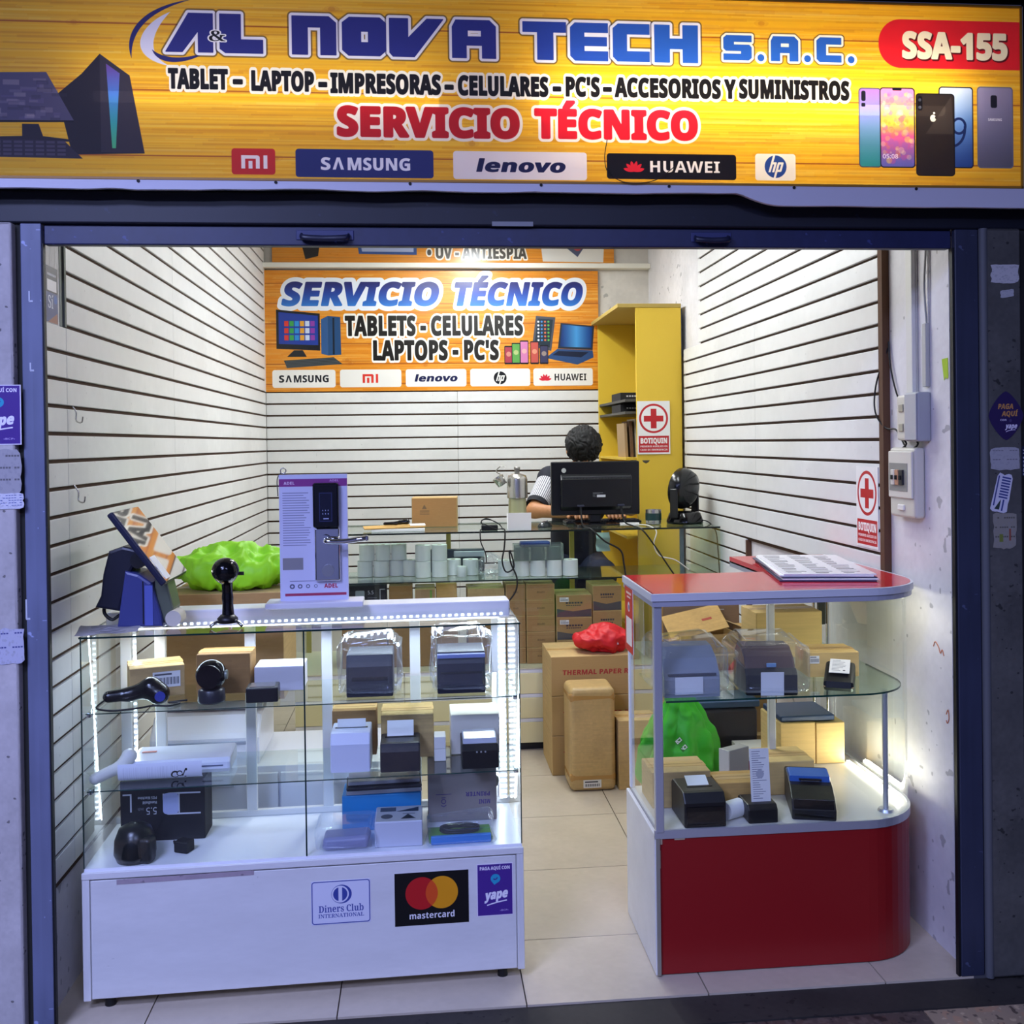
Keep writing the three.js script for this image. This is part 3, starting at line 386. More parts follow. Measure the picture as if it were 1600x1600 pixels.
  const W2 = 2.212, H2 = 0.19, m2 = canvas(1024, 88, (g, w, h) => {
    g.scale(w / W2, h / H2); g.save(); g.scale(0.001, 0.001); wood(g, W2 * 1000, H2 * 1000, 2, '#df8a20', '#9c4a10', 21); g.restore(); const y = (v) => 2.866 - v, x = (v) => v - 0.05;
    txt(g, '• UV - ANTIESPIA', x(1.035), x(1.683), y(2.708), 0.075, '#4a453e', { strokes: [['#efeae0', 24]], heavy: 5 });
    poly(g, [[0.22, 2.866], [0.36, 2.866], [0.34, 2.72], [0.26, 2.70]].map(([a, b]) => [x(a), y(b)]), '#1c1a1e'); poly(g, [[0.58, 2.866], [0.97, 2.866], [0.97, 2.73], [0.60, 2.735]].map(([a, b]) => [x(a), y(b)]), '#34508e'); poly(g, [[0.60, 2.85], [0.95, 2.85], [0.95, 2.748], [0.62, 2.75]].map(([a, b]) => [x(a), y(b)]), '#a9b4d8');
    poly(g, [[1.77, 2.866], [2.20, 2.866], [2.19, 2.685], [1.79, 2.69]].map(([a, b]) => [x(a), y(b)]), '#e2dfd8'); poly(g, [[1.84, 2.866], [2.12, 2.866], [2.02, 2.72]].map(([a, b]) => [x(a), y(b)]), '#4c5470'); disc(g, x(2.02), y(2.79), 0.03, '#b44a52');
  });
  card('sign_face', u, W2, H2, 0.012, printMat(m2, 0.27), mat('#a85c1a', 0.5), W2 / 2, H2 / 2, 0.014);
}
// first aid signs
const botiquin = canvas(320, 512, (g) => {
  g.fillStyle = '#f0efec'; g.fillRect(0, 0, 320, 512); g.strokeStyle = '#c01c24'; g.lineWidth = 20; g.beginPath(); g.arc(160, 168, 132, 0, 7); g.stroke(); g.fillStyle = '#c01c24'; g.fillRect(132, 74, 56, 190); g.fillRect(64, 142, 192, 56);
  g.fillRect(12, 336, 296, 160); txt(g, 'BOTIQUIN', 26, 294, 408, 50, '#f4f2ee', { heavy: 6 }); txt(g, 'PRIMEROS AUXILIOS EN', 26, 294, 446, 17, '#f4f2ee'); txt(g, 'CASO DE EMERGENCIA', 26, 294, 478, 17, '#f4f2ee');
});
{
  tag(card('first_aid_sign', scene, 0.189, 0.302, 0.003, printMat(botiquin, 0.3), M.white, 2.3005, 1.584, -2.9445), 'first aid sign with red cross on the yellow cabinet', 'sign');
  tag(card('first_aid_sign', scene, 0.163, 0.272, 0.002, printMat(botiquin, 0.3), M.white, 2.4702, 1.277, -0.582, 0, -PI / 2), 'first aid sign with red cross on the slat wall', 'sign');
}
// stickers on jambs and walls
const yape = (round) => canvas(256, 384, (g) => {
  g.fillStyle = '#ece6f2'; g.fillRect(0, 0, 256, 384); g.fillStyle = '#4a2a8c'; g.fillRect(6, 6, 244, 372); txt(g, 'PAGA AQUÍ CON', 20, 236, 46, 24, '#f2ecf8', { heavy: 3 });
  disc(g, 132, 112, 34, '#2aa0c4'); poly(g, [[104, 130], [124, 158], [150, 138]], '#2aa0c4'); g.strokeStyle = '#4a2a8c'; g.lineWidth = 8; g.beginPath(); g.moveTo(118, 112); g.quadraticCurveTo(132, 128, 146, 104); g.stroke();
  g.save(); g.translate(30, 268); g.rotate(-0.1); txt(g, 'yape', 26, 186, 0, 62, '#f4f0fa', { skew: 0.25, heavy: 8 }); g.strokeStyle = '#f4f0fa'; g.lineWidth = 9; g.lineCap = 'round'; g.beginPath(); g.moveTo(40, 40); g.quadraticCurveTo(110, 26, 176, 24); g.stroke(); g.restore(); txt(g, '›BCP›', 160, 222, 352, 12, '#b7a6d6');
});
const yapeMap = yape(); const stickerBack = mat('#e6e4ea', 0.7);
{
  tag(card('payment_sticker', scene, 0.118, 0.152, 0.0012, printMat(yapeMap, 0.4), stickerBack, -0.0895, 1.597, 0.0158), 'purple payment sticker on the left concrete pillar', 'sticker');
  const scrap = (name, label, x, y, w, h, rz, draw, zz = 0.0158) => { const s = new THREE.Shape(), n = 26; for (let i = 0; i < n; i++) { const a = (i / n) * 2 * PI, c = Math.cos(a), q = Math.sin(a), k = 1 / Math.max(Math.abs(c), Math.abs(q)), j = 1 - 0.12 * hash3(i, Math.round(x * 900), Math.round(y * 900)); s[i ? 'lineTo' : 'moveTo'](c * k * j * w / 2, q * k * j * h / 2); } s.closePath(); const g = new THREE.ExtrudeGeometry(s, { depth: 0.0009, bevelEnabled: false }), p = g.attributes.position, uv = g.attributes.uv; for (let i = 0; i < p.count; i++) uv.setXY(i, p.getX(i) / w + 0.5, p.getY(i) / h + 0.5); return tag(mesh(name, g, printMat(canvas(128, 128, draw), 0.8), scene, x, y, zz, 0, 0, rz), label, 'sticker'); };
  const lines = (bg, ink, n) => (g) => { g.fillStyle = bg; g.fillRect(0, 0, 128, 128); for (let i = 0; i < 160; i++) { g.globalAlpha = 0.25; disc(g, 128 * hash3(i, n, 1), 128 * hash3(i, n, 2), 1 + 5 * hash3(i, n, 3), hash3(i, n, 4) > 0.5 ? '#8a8a90' : bg); } g.globalAlpha = 1; for (let i = 0; i < n; i++) for (let k = 0; k < 9; k++) if (hash3(i, k, n) > 0.25) { g.fillStyle = ink; g.fillRect(12 + k * 12, 18 + i * (96 / n), 9, 5); } };
  scrap('torn_paper', 'torn grey paper remains under the purple sticker on the left pillar', -0.068, 1.452, 0.075, 0.12, 0, lines('#a9a6aa', '#6a686c', 3));
  scrap('flyer', 'white flyer with blue print on the left pillar', -0.062, 1.378, 0.072, 0.042, 0.02, lines('#d6d6e2', '#3d4c96', 5), 0.0166);
  scrap('torn_paper', 'pale torn paper low on the left pillar', -0.066, 1.01, 0.072, 0.095, 0.03, lines('#bcbcd0', '#4a4f8a', 2));
  const d = new THREE.Shape(); for (let i = 0; i < 40; i++) { const a = (i / 40) * 2 * PI, c = Math.cos(a), q = Math.sin(a), k = 1 / Math.pow(Math.pow(Math.abs(c), 1.35) + Math.pow(Math.abs(q), 1.35), 1 / 1.35); d[i ? 'lineTo' : 'moveTo'](c * k * 0.051, q * k * 0.068); } d.closePath();
  const dg = new THREE.ExtrudeGeometry(d, { depth: 0.0012, bevelEnabled: false }), dp = dg.attributes.position, du = dg.attributes.uv; for (let i = 0; i < dp.count; i++) du.setXY(i, dp.getX(i) / 0.102 + 0.5, dp.getY(i) / 0.136 + 0.5);
  tag(mesh('payment_sticker', dg, printMat(canvas(256, 340, (g) => { g.fillStyle = '#2a1a4e'; g.fillRect(0, 0, 256, 340); txt(g, 'PAGA', 66, 180, 122, 34, '#c08a4a', { skew: 0.15, heavy: 5 }); txt(g, 'AQUÍ', 96, 210, 172, 34, '#c08a4a', { skew: 0.15, heavy: 5 }); txt(g, 'con', 84, 132, 206, 16, '#d8d0e0'); disc(g, 160, 204, 10, '#4c4070'); txt(g, 'yape', 122, 206, 258, 34, '#e4dcec', { skew: 0.25, heavy: 5 }); g.strokeStyle = '#e4dcec'; g.lineWidth = 5; g.beginPath(); g.moveTo(126, 282); g.quadraticCurveTo(150, 268, 196, 268); g.stroke(); }), 0.5), scene, 2.5975, 1.566, 0.0152), 'dark purple diamond payment sticker on the right pillar', 'sticker');
  scrap('torn_paper', 'pale torn paper high on the right pillar', 2.598, 1.96, 0.085, 0.055, 0, lines('#c2c0c2', '#a8a6a8', 1)); scrap('torn_paper', 'small white paper remnant under the high torn paper', 2.604, 1.905, 0.04, 0.022, 0.1, lines('#b4b4b8', '#8a8a90', 1));
  scrap('torn_paper', 'dirty white paper under the diamond sticker', 2.593, 1.447, 0.088, 0.066, 0, lines('#a5a3a8', '#77757c', 2)); scrap('flyer', 'tilted white flyer with a house drawing on the right pillar', 2.583, 1.352, 0.05, 0.112, -0.22, (g) => { g.fillStyle = '#d2d0dc'; g.fillRect(0, 0, 128, 128); g.fillStyle = '#3c4484'; for (let i = 0; i < 8; i++) g.fillRect(44, 12 + i * 9, 66, 5); g.fillRect(14, 12, 10, 96); poly(g, [[30, 118], [66, 84], [66, 118]], '#2c3a34'); g.fillStyle = '#3c4484'; g.fillRect(80, 84, 12, 36); }, 0.0166);
  scrap('torn_paper', 'crumbled brown paper low on the right pillar', 2.591, 1.247, 0.07, 0.105, 0, (g) => { lines('#8c877c', '#5e5a50', 3)(g); g.fillStyle = '#6f7a30'; g.fillRect(34, 76, 20, 26); g.fillStyle = '#8a4a3a'; g.fillRect(86, 58, 10, 40); });
  scrap('street_sticker', 'dark blue sticker with white letters at the right edge', 2.668, 1.437, 0.034, 0.09, 0, (g) => { g.fillStyle = '#1c2444'; g.fillRect(0, 0, 128, 128); g.save(); g.translate(80, 124); g.rotate(-PI / 2); txt(g, 'IDEM V.', 4, 118, 0, 40, '#c8ccd8'); g.restore(); }, -0.0098);
  tag(card('notice_sticker', scene, 0.085, 0.15, 0.0012, printMat(canvas(160, 280, (g) => { g.fillStyle = '#2a2c3c'; g.fillRect(0, 0, 160, 280); g.fillStyle = '#e6e4e6'; g.fillRect(14, 66, 130, 56); g.fillStyle = '#b8bac6'; for (let i = 0; i < 8; i++) g.fillRect(20 + i * 15, 34, 11, 12); g.fillStyle = '#4a5688'; g.fillRect(0, 130, 160, 150); txt(g, 'Sí', 22, 96, 208, 62, '#d6dcec', { font: 'serif', bold: false }); disc(g, 128, 160, 22, '#3a64b4'); poly(g, [[20, 280], [150, 226], [160, 280]], '#9a6a5c'); }), 0.4), stickerBack, -0.0048, 1.923, -0.138, 0, PI / 2), 'dark blue notice sticker beside the left slat panel', 'sticker');
  tag(mesh('tape_mark', new THREE.ShapeGeometry(new THREE.Shape([[-0.018, 0.03], [0.016, 0.032], [0.018, -0.026], [0.008, -0.03], [0.004, -0.022], [-0.006, -0.034]].map(([a, b]) => new THREE.Vector2(a, b)))), mat('#a8c81e', 0.7, { side: THREE.DoubleSide }), scene, 2.4948, 1.706, -0.118, 0, -PI / 2), 'lime green tape mark on the bare plaster strip', 'tape');
}

{ const sq = (label, pts) => tag(mesh('chalk_scribble', tube(pts, 0.0016, 40, 5), mat('#c07a58', 0.9), scene), label, 'scribble');
  sq('orange scribble on the plaster above the glass shelf height', [[2.4952, 0.885, -0.20], [2.4952, 0.90, -0.19], [2.4952, 0.888, -0.17], [2.4952, 0.872, -0.16], [2.4952, 0.884, -0.15], [2.4952, 0.868, -0.14]]);
  sq('orange scribble low on the plaster beside the red counter', [[2.4952, 0.70, -0.13], [2.4952, 0.715, -0.12], [2.4952, 0.69, -0.115], [2.4952, 0.675, -0.125], [2.4952, 0.682, -0.13]]); }

// ================================================================ WALL FITTINGS
{
  const t = thing('cable_trunking', 'white vertical cable trunking on the bare plaster strip', 'trunking', [2.4955, 1.63, -0.298]); bx('cover', mat('#d9d7cf', 0.5), t, -0.018, 0, 0, 1.25, -0.02, 0.02, 0.003); bx('base', mat('#c2c0b8', 0.6), t, -0.006, 0, 0, 1.25, -0.024, 0.024, 0.002);
  const u = thing('cable_trunking', 'narrow grey cable trunking ending above the grey wall box', 'trunking', [2.4955, 1.66, -0.215]); bx('cover', mat('#b9b8b2', 0.6), u, -0.014, 0, 0, 0.19, -0.011, 0.011, 0.002);
  mesh('loose_wire', tube([[-0.006, 0.19, 0.004], [-0.008, 0.30, -0.004], [-0.006, 0.45, 0.006], [-0.007, 0.62, 0.0], [-0.006, 0.80, 0.004], [-0.006, 1.2, 0]], 0.0035, 50, 6), mat('#9a9a98', 0.6), u); mesh('loose_wire', tube([[-0.004, 0.19, 0.010], [-0.005, 0.5, 0.014], [-0.004, 0.9, 0.012], [-0.004, 1.2, 0.012]], 0.003, 30, 6), mat('#c8c6c0', 0.6), u);
  const s = thing('wall_socket', 'white surface socket block with two outlets on the plaster', 'socket', [2.4955, 1.50, -0.318]); bx('body', mat('#d8d4c4', 0.4), s, -0.034, 0, 0, 0.14, -0.034, 0.034, 0.008); for (const y of [0.04, 0.10]) bx('outlet', mat('#a9a48f', 0.5), s, -0.038, -0.033, y - 0.012, y + 0.012, -0.014, 0.014, 0.002);
  const b = thing('junction_box', 'grey junction box beside the white socket block', 'box', [2.4955, 1.497, -0.24]); bx('body', mat('#a7a8ac', 0.5), b, -0.042, 0, 0, 0.148, -0.04, 0.04, 0.005); bx('lid', mat('#b4b5b8', 0.5), b, -0.046, -0.042, 0.004, 0.144, -0.036, 0.036, 0.002);
  const k = thing('breaker_box', 'white breaker box with a clear window on the plaster', 'breaker box', [2.4955, 1.262, -0.318]);
  mesh('body', J(bg(-0.035, 0, 0, 0.216, -0.082, 0.082, 0.010)), mat('#d3cfbf', 0.4), k); bx('cover_rim', mat('#dcd8ca', 0.4), k, -0.042, -0.034, 0.06, 0.205, -0.076, 0.076, 0.004); bx('window', mat('#8f8f88', 0.15), k, -0.0435, -0.041, 0.082, 0.168, -0.066, 0.05); for (let i = 0; i < 3; i++) { const q = bx('breaker', mat(['#d6d2c6', '#b98a6a', '#2c2c2c'][i], 0.5), k, -0.050, -0.043, 0.10, 0.148, -0.045 + i * 0.026, -0.022 + i * 0.026, 0.002); mesh('lever', B(0.006, 0.014, 0.01, 0.001), M.black, q, -0.005, 0, 0); } bx('latch', mat('#efece2', 0.3), k, -0.041, -0.034, 0.022, 0.04, -0.02, 0.02, 0.003);
  tag(mesh('extension_cable', J(tube([[2.489, 1.82, -0.455], [2.487, 1.74, -0.44], [2.489, 1.66, -0.41], [2.489, 1.60, -0.37], [2.464, 1.60, -0.345]], 0.003, 30, 6)), M.cable, scene), 'black cord running from the slat panel edge into the socket block', 'cord');
  tag(mesh('extension_cable', J(tube([[2.489, 1.80, -0.458], [2.466, 1.68, -0.50], [2.464, 1.59, -0.50], [2.478, 1.54, -0.455], [2.488, 1.535, -0.41], [2.489, 1.49, -0.36], [2.489, 1.47, -0.34]], 0.003, 40, 6)), M.cable, scene), 'black cord looping over the panel edge into the breaker box', 'cord');
  for (const [z, l] of [[-0.335, 'first short black wire between socket block and breaker box'], [-0.262, 'second short black wire between junction box and breaker box']]) tag(mesh('short_wire', tube([[2.475, 1.505, z], [2.482, 1.49, z + 0.006], [2.476, 1.474, z - 0.012]], 0.003, 12, 6), M.cable, scene), l, 'wire');
}

// ================================================================ LEFT DISPLAY CASE
{
  const t = thing('display_case', 'long white glass display case lit by LED strips', 'display case', [0.06, 0, -0.105], 0.0255);
  const L = 1.19, D = -0.345;
  bx('base', M.whiteLam, t, 0, L, 0.03, 0.372, D, 0, 0.003); bx('base_top', mat('#eef0f4', 0.25), t, 0.004, L - 0.004, 0.372, 0.3805, D, -0.004);
  bx('front_panel', M.whiteLam, t, 0.022, L - 0.022, 0.034, 0.352, 0, 0.006, 0.002); bx('side_strip', M.whiteLam, t, 0, 0.02, 0.03, 0.372, 0, 0.007, 0.002); bx('side_strip', M.whiteLam, t, L - 0.02, L, 0.03, 0.372, 0, 0.007, 0.002); bx('top_rail', M.whiteLam, t, 0, L, 0.356, 0.374, 0, 0.009, 0.002);
  mesh('tape_residue', muv(B(0.36, 0.013, 0.0008), 3), mat('#ffffff', 0.8, { map: tPlaster, color: '#c2b2bc' }), t, 0.27, 0.347, 0.0066, 0, 0, 0.01);
  for (const [x, z] of [[0.06, -0.03], [L - 0.06, -0.03], [0.06, D + 0.03], [L - 0.06, D + 0.03]]) mesh('foot', C(0.012, 0.015, 0.03, 14), M.black, t, x, 0.015, z);
  // glass
  const y0 = 0.3805, y1 = 0.998;
  for (const [a, b] of [[0.004, 0.589], [0.593, L - 0.004]]) { mesh('front_pane', new THREE.PlaneGeometry(b - a, y1 - y0), M.glass, t, (a + b) / 2, (y0 + y1) / 2, -0.006); }
  for (const x of [0.004, L - 0.004]) mesh('side_pane', new THREE.PlaneGeometry(-D - 0.01, y1 - y0), M.glass, t, x, (y0 + y1) / 2, D / 2, 0, PI / 2);
  mesh('top_pane', new THREE.PlaneGeometry(L, 0.25), M.glass, t, L / 2, 1.003, -0.125, -PI / 2);
  const e = (n, a, b, c, d, f, h) => bx(n, M.glassEdge, t, a, b, c, d, f, h);
  e('glass_edge', 0, L, 0.999, 1.0035, -0.003, 0); e('glass_edge', 0.002, 0.005, y0, 1.0, -0.008, -0.004); e('glass_edge', L - 0.005, L - 0.002, y0, 1.0, -0.008, -0.004); e('glass_edge', 0.589, 0.593, y0, 1.0, -0.009, -0.003); e('glass_edge', L - 0.003, L, 0.999, 1.0035, -0.25, -0.003); e('glass_edge', 0, 0.003, 0.999, 1.0035, -0.25, -0.003);
  for (const y of [0.58, 0.79]) { const s = mesh('shelf', new THREE.PlaneGeometry(L - 0.02, 0.29), M.shelfGlass, t, L / 2, y + 0.0045, -0.165, -PI / 2); mesh('shelf_edge', B(L - 0.02, 0.0045, 0.002), mat('#0f3b38', 0.15), s, 0, -0.146, -0.002); for (const x of [0.012, L - 0.012]) mesh('bracket', B(0.012, 0.014, 0.02, 0.002), M.chrome, t, x, y - 0.006, -0.05); }
  // back frame
  for (const x of [0.035, 0.135, 0.40, 0.63, 0.90, L - 0.035]) bx('back_post', M.white, t, x - 0.016, x + 0.016, y0, 0.985, D, D + 0.016, 0.003);
  bx('back_rail', M.white, t, 0, L, 0.972, 1.028, D, -0.252, 0.006); bx('back_sill', M.white, t, 0, L, y0, 0.40, D, D + 0.018, 0.003);
  // LED strips
  const chip = B(0.008, 0.006, 0.003), row = [], right = [], left = []; for (let x = 0.05; x < L - 0.02; x += 0.0195) row.push(chip.clone().translate(x, 0.988, -0.2505)); for (let y = 0.40; y < 0.97; y += 0.017) { right.push(chip.clone().translate(L - 0.014, y, D + 0.020), chip.clone().translate(L - 0.025, y, D + 0.020)); left.push(chip.clone().translate(0.062, y, D + 0.020)); }
  for (const [n, g, w, h, x, y, z] of [['led_strip', row, L - 0.06, 0.01, L / 2, 0.988, -0.2515], ['led_strip', right, 0.026, 0.59, L - 0.020, 0.685, D + 0.017], ['led_strip', left, 0.012, 0.59, 0.062, 0.685, D + 0.017]]) { const s = bx(n, M.white, t, x - w / 2, x + w / 2, y - h / 2, y + h / 2, z - 0.001, z + 0.001); const c = J(g); c.translate(-x, -y, -z); const q = mesh('led_chips', c, g === left ? M.ledDim : M.led, s); q.userData.kind = 'stuff'; }
  const lamp = (w, h, I, x, y, z, tx, ty, tz) => { const l = new THREE.RectAreaLight(LEDC, I, w, h); l.name = 'led_light'; l.castShadow = true; t.add(l); l.position.set(x, y, z); const m = new THREE.Matrix4().lookAt(V3(x, y, z), V3(tx, ty, tz), V3(0, 1, 0)); l.quaternion.setFromRotationMatrix(m); };
  lamp(L - 0.08, 0.012, 42, L / 2, 0.980, -0.246, L / 2, 0.2, -0.1); lamp(0.02, 0.58, 13, L - 0.04, 0.685, D + 0.026, 0.6, 0.65, 0.1); lamp(0.012, 0.58, 26, 0.062, 0.685, D + 0.026, 0.6, 0.65, 0.1);
}
// stickers on its front
{
  const ry = 0.0255, at = (x) => -0.105 - (x - 0.06) * 0.0255 + 0.0064;
  const st = (name, label, x0, x1, y0, y1, map) => { const x = (x0 + x1) / 2; tag(card(name, scene, x1 - x0, y1 - y0, 0.001, printMat(map, 0.35), stickerBack, x, (y0 + y1) / 2, at(x), 0, ry), label, 'sticker'); };
  st('card_sticker', 'white card club sticker on the white case front', 0.662, 0.823, 0.193, 0.313, canvas(384, 288, (g) => { g.fillStyle = '#dddff0'; g.fillRect(0, 0, 384, 288); g.strokeStyle = '#39489a'; g.lineWidth = 6; g.beginPath(); g.roundRect(6, 6, 372, 276, 16); g.stroke(); disc(g, 196, 92, 66, '#39489a', 62); disc(g, 188, 92, 56, '#dddff0'); disc(g, 188, 92, 46, '#39489a'); g.fillStyle = '#dddff0'; g.fillRect(176, 40, 24, 104); disc(g, 188, 92, 0.1, '#39489a'); txt(g, 'Diners Club', 46, 340, 208, 44, '#39489a', { font: 'serif' }); txt(g, 'INTERNATIONAL', 44, 340, 244, 24, '#39489a', { font: 'serif' }); }));
  st('card_sticker', 'black card sticker with red and yellow discs', 0.889, 1.094, 0.174, 0.321, canvas(512, 364, (g) => { g.fillStyle = '#0a0a0c'; g.fillRect(0, 0, 512, 364); disc(g, 186, 146, 112, '#c01a20'); disc(g, 326, 146, 112, '#e89a14'); g.save(); g.beginPath(); g.arc(186, 146, 112, 0, 7); g.clip(); disc(g, 326, 146, 112, '#e0521e'); g.restore(); txt(g, 'mastercard', 96, 416, 320, 44, '#eceaf0'); }));
  st('payment_sticker', 'small purple payment sticker at the right end of the white case', 1.117, 1.219, 0.186, 0.333, yapeMap);
}

// ================================================================ RIGHT DISPLAY COUNTER
const arc = (cx, cz, r, a0, a1, n = 12) => Array.from({ length: n + 1 }, (_, i) => { const a = a0 + ((a1 - a0) * i) / n; return [cx + r * Math.cos(a), cz - r * Math.sin(a)]; });
{
  const t = thing('display_counter', 'red display counter with a rounded glass corner', 'display counter');
  const R = 0.2, xr = 2.445, zf = -0.1, corner = (o) => arc(xr - R, zf - R, R + o, -PI / 2, 0);   // front right corner, o = outset
  const foot = (o, zb = -0.92) => [[1.628 - o, zf + o], ...corner(o), [xr + o, zb], [2.10, zb], [2.10, -0.49], [1.628 - o, -0.49]];
  const red = mat('#941317', 0.38), redTop = mat('#cf2a30', 0.12);
  mesh('base', plan(foot(-0.004), 0.004, 0.392), red, t); bx('side_panel', M.whiteLam, t, 1.618, 1.629, 0.002, 0.40, -0.49, zf - 0.002, 0.002); mesh('base_floor', plan(foot(-0.004), 0.392, 0.405), mat('#dcdad2', 0.35), t);
  mesh('trim_band', ribbonSolid([[1.618, zf], ...corner(0), [xr, -0.92]], 0.388, 0.412, 0.008), M.alu, t); mesh('corner_trim', B(0.01, 0.386, 0.012), mat('#8f8878', 0.6), t, 1.627, 0.197, zf - 0.002);
  for (const [x, y, w, h] of [[1.634, 0.382, 0.012, 0.02], [1.632, 0.33, 0.006, 0.05], [1.69, 0.386, 0.03, 0.006]]) mesh('chipped_edge', B(w, h, 0.002), mat('#b9a88a', 0.8), t, x, y, zf - 0.0035 + 0.001);
  mesh('top', plan(foot(0.006), 1.060, 1.081), redTop, t); mesh('top_band', ribbonSolid([[1.613, -0.49], [1.613, zf + 0.0145], ...corner(0.0145), [xr + 0.0145, -0.92]], 1.060, 1.0806, 0.008), mat('#d0d2d8', 0.4), t); mesh('under_band', ribbonSolid([[1.617, -0.49], [1.617, zf + 0.010], ...corner(0.010), [xr + 0.010, -0.92]], 1.044, 1.0598, 0.006), mat('#a6a8b4', 0.4), t); mesh('under_top', plan(foot(-0.004), 1.046, 1.0655), mat('#9b9da6', 0.5), t);
  mesh('front_pane', ribbon([[1.645, zf - 0.006], ...corner(-0.006), [xr - 0.006, -0.92]], 0.405, 1.046), M.glass, t); mesh('side_pane', ribbon([[1.632, -0.49], [1.632, zf - 0.01]], 0.405, 1.046), M.glass, t);
  bx('corner_post', M.alu, t, 1.622, 1.646, 0.405, 1.046, zf - 0.02, zf + 0.002, 0.003);
  bx('back_post', M.white, t, 2.085, 2.108, 0.405, 1.046, -0.495, -0.475, 0.003); bx('back_post', M.white, t, 1.628, 1.644, 0.405, 1.046, -0.49, -0.474, 0.003);
  const sh = mesh('shelf', plan([[1.66, zf - 0.02], ...corner(-0.024), [xr - 0.024, -0.88], [2.12, -0.88], [2.12, -0.47], [1.66, -0.47]], 0.7655, 0.7705), M.shelfGlass, t); mesh('shelf_edge', ribbonSolid([[1.66, zf - 0.02], ...corner(-0.023), [xr - 0.023, -0.5]], 0.7655, 0.7705, 0.0015), mat('#123f38', 0.15), sh);
  mesh('support_pole', C(0.008, 0.008, 0.36, 16), M.alu, t, 2.335, 0.585, -0.185); mesh('pole_foot', C(0.020, 0.024, 0.008, 20), M.alu, t, 2.335, 0.409, -0.185); for (const z of [-0.85, -0.80]) mesh('back_tube', C(0.006, 0.006, 0.64, 12), M.chrome, t, 2.40 + (z + 0.85) * 0.6, 0.726, z - 0.03);
  bx('led_driver', mat('#33352f', 0.6), t, 2.395, 2.42, 0.84, 0.96, -0.84, -0.82, 0.003);
  // LED profile along the foot of the curved pane and under the top
  mesh('led_profile', ribbonSolid([...arc(xr - R, zf - R, R - 0.03, -0.5, 0), [xr - 0.03, -0.62]], 0.4055, 0.414, 0.010), M.ledWarm, t);
  mesh('led_profile', ribbonSolid([[2.0, zf - 0.035], ...arc(xr - R, zf - R, R - 0.035, -PI / 2, 0), [xr - 0.035, -0.34]], 1.037, 1.0455, 0.006), M.ledWarm, t);
  const lamp = (w, h, I, p, q) => { const l = new THREE.RectAreaLight(LEDW, I, w, h); l.name = 'led_light'; l.castShadow = true; t.add(l); l.position.set(...p); l.quaternion.setFromRotationMatrix(new THREE.Matrix4().lookAt(V3(...p), V3(...q), Math.abs(p[0] - q[0]) + Math.abs(p[2] - q[2]) < 1e-3 ? V3(1, 0, 0) : V3(0, 0, 1))); };
  lamp(0.014, 0.36, 42, [2.408, 0.418, -0.43], [2.30, 0.75, -0.43]); lamp(0.012, 0.40, 14, [2.405, 1.034, -0.30], [2.30, 0.5, -0.30]); lamp(0.012, 0.36, 9, [2.12, 1.034, -0.14], [2.12, 0.5, -0.22]);
}
function ribbonSolid(path, y0, y1, th) {                                   // band of thickness th on the right-hand side of a plan path
  const n = path.length, off = path.map(([x, z], i) => { const a = path[Math.max(0, i - 1)], b = path[Math.min(n - 1, i + 1)], d = Math.hypot(b[0] - a[0], b[1] - a[1]) || 1; return [x - ((b[1] - a[1]) / d) * th * -1, z - ((b[0] - a[0]) / d) * th * 1]; });
  return plan([...path, ...off.reverse()], y0, y1);
}
{
  tag(card('price_sign', scene, 0.115, 0.2, 0.002, printMat(canvas(160, 280, (g) => { g.fillStyle = '#d02a22'; g.fillRect(0, 0, 160, 280); g.fillStyle = '#efe8e2'; g.fillRect(22, 130, 116, 120); disc(g, 80, 84, 22, '#e8e0e4'); disc(g, 84, 86, 12, '#4c3a6a'); g.fillStyle = '#f0d8cc'; g.fillRect(30, 20, 100, 10); g.fillRect(44, 38, 72, 8); }), 0.4), M.white, 1.6155, 0.955, -0.40, 0, -PI / 2), 'red upright card on the side glass of the red counter', 'card');
  const b = thing('price_list', 'sheaf of laminated price sheets on the red counter top', 'papers', [2.235, 1.0815, -0.49], -0.19);
  for (let i = 0; i < 5; i++) mesh('sheet', B(0.285 - 0.003 * i, 0.0042, 0.52 - 0.004 * i, 0.001), i === 4 ? [M.paper, M.paper, printMat(canvas(256, 400, (g) => { g.fillStyle = '#eeecee'; g.fillRect(0, 0, 256, 400); for (let i = 0; i < 15; i++) for (let k = 0; k < 3; k++) { g.fillStyle = ['#8a8a92', '#5a5a64', '#b4b4bc', '#3a3a44'][(i * 3 + k) % 4]; g.fillRect(16 + k * 78, 20 + i * 25, 30 + 30 * hash3(i, k, 2), 14); } }), 0.25), M.paper, M.paper, M.paper] : (i % 2 ? M.paper : mat('#474560', 0.4)), b, 0.004 * Math.sin(i * 2), 0.0021 + i * 0.0043, 0.004 * Math.cos(i), 0, 0.02 * (i % 3), 0);
}

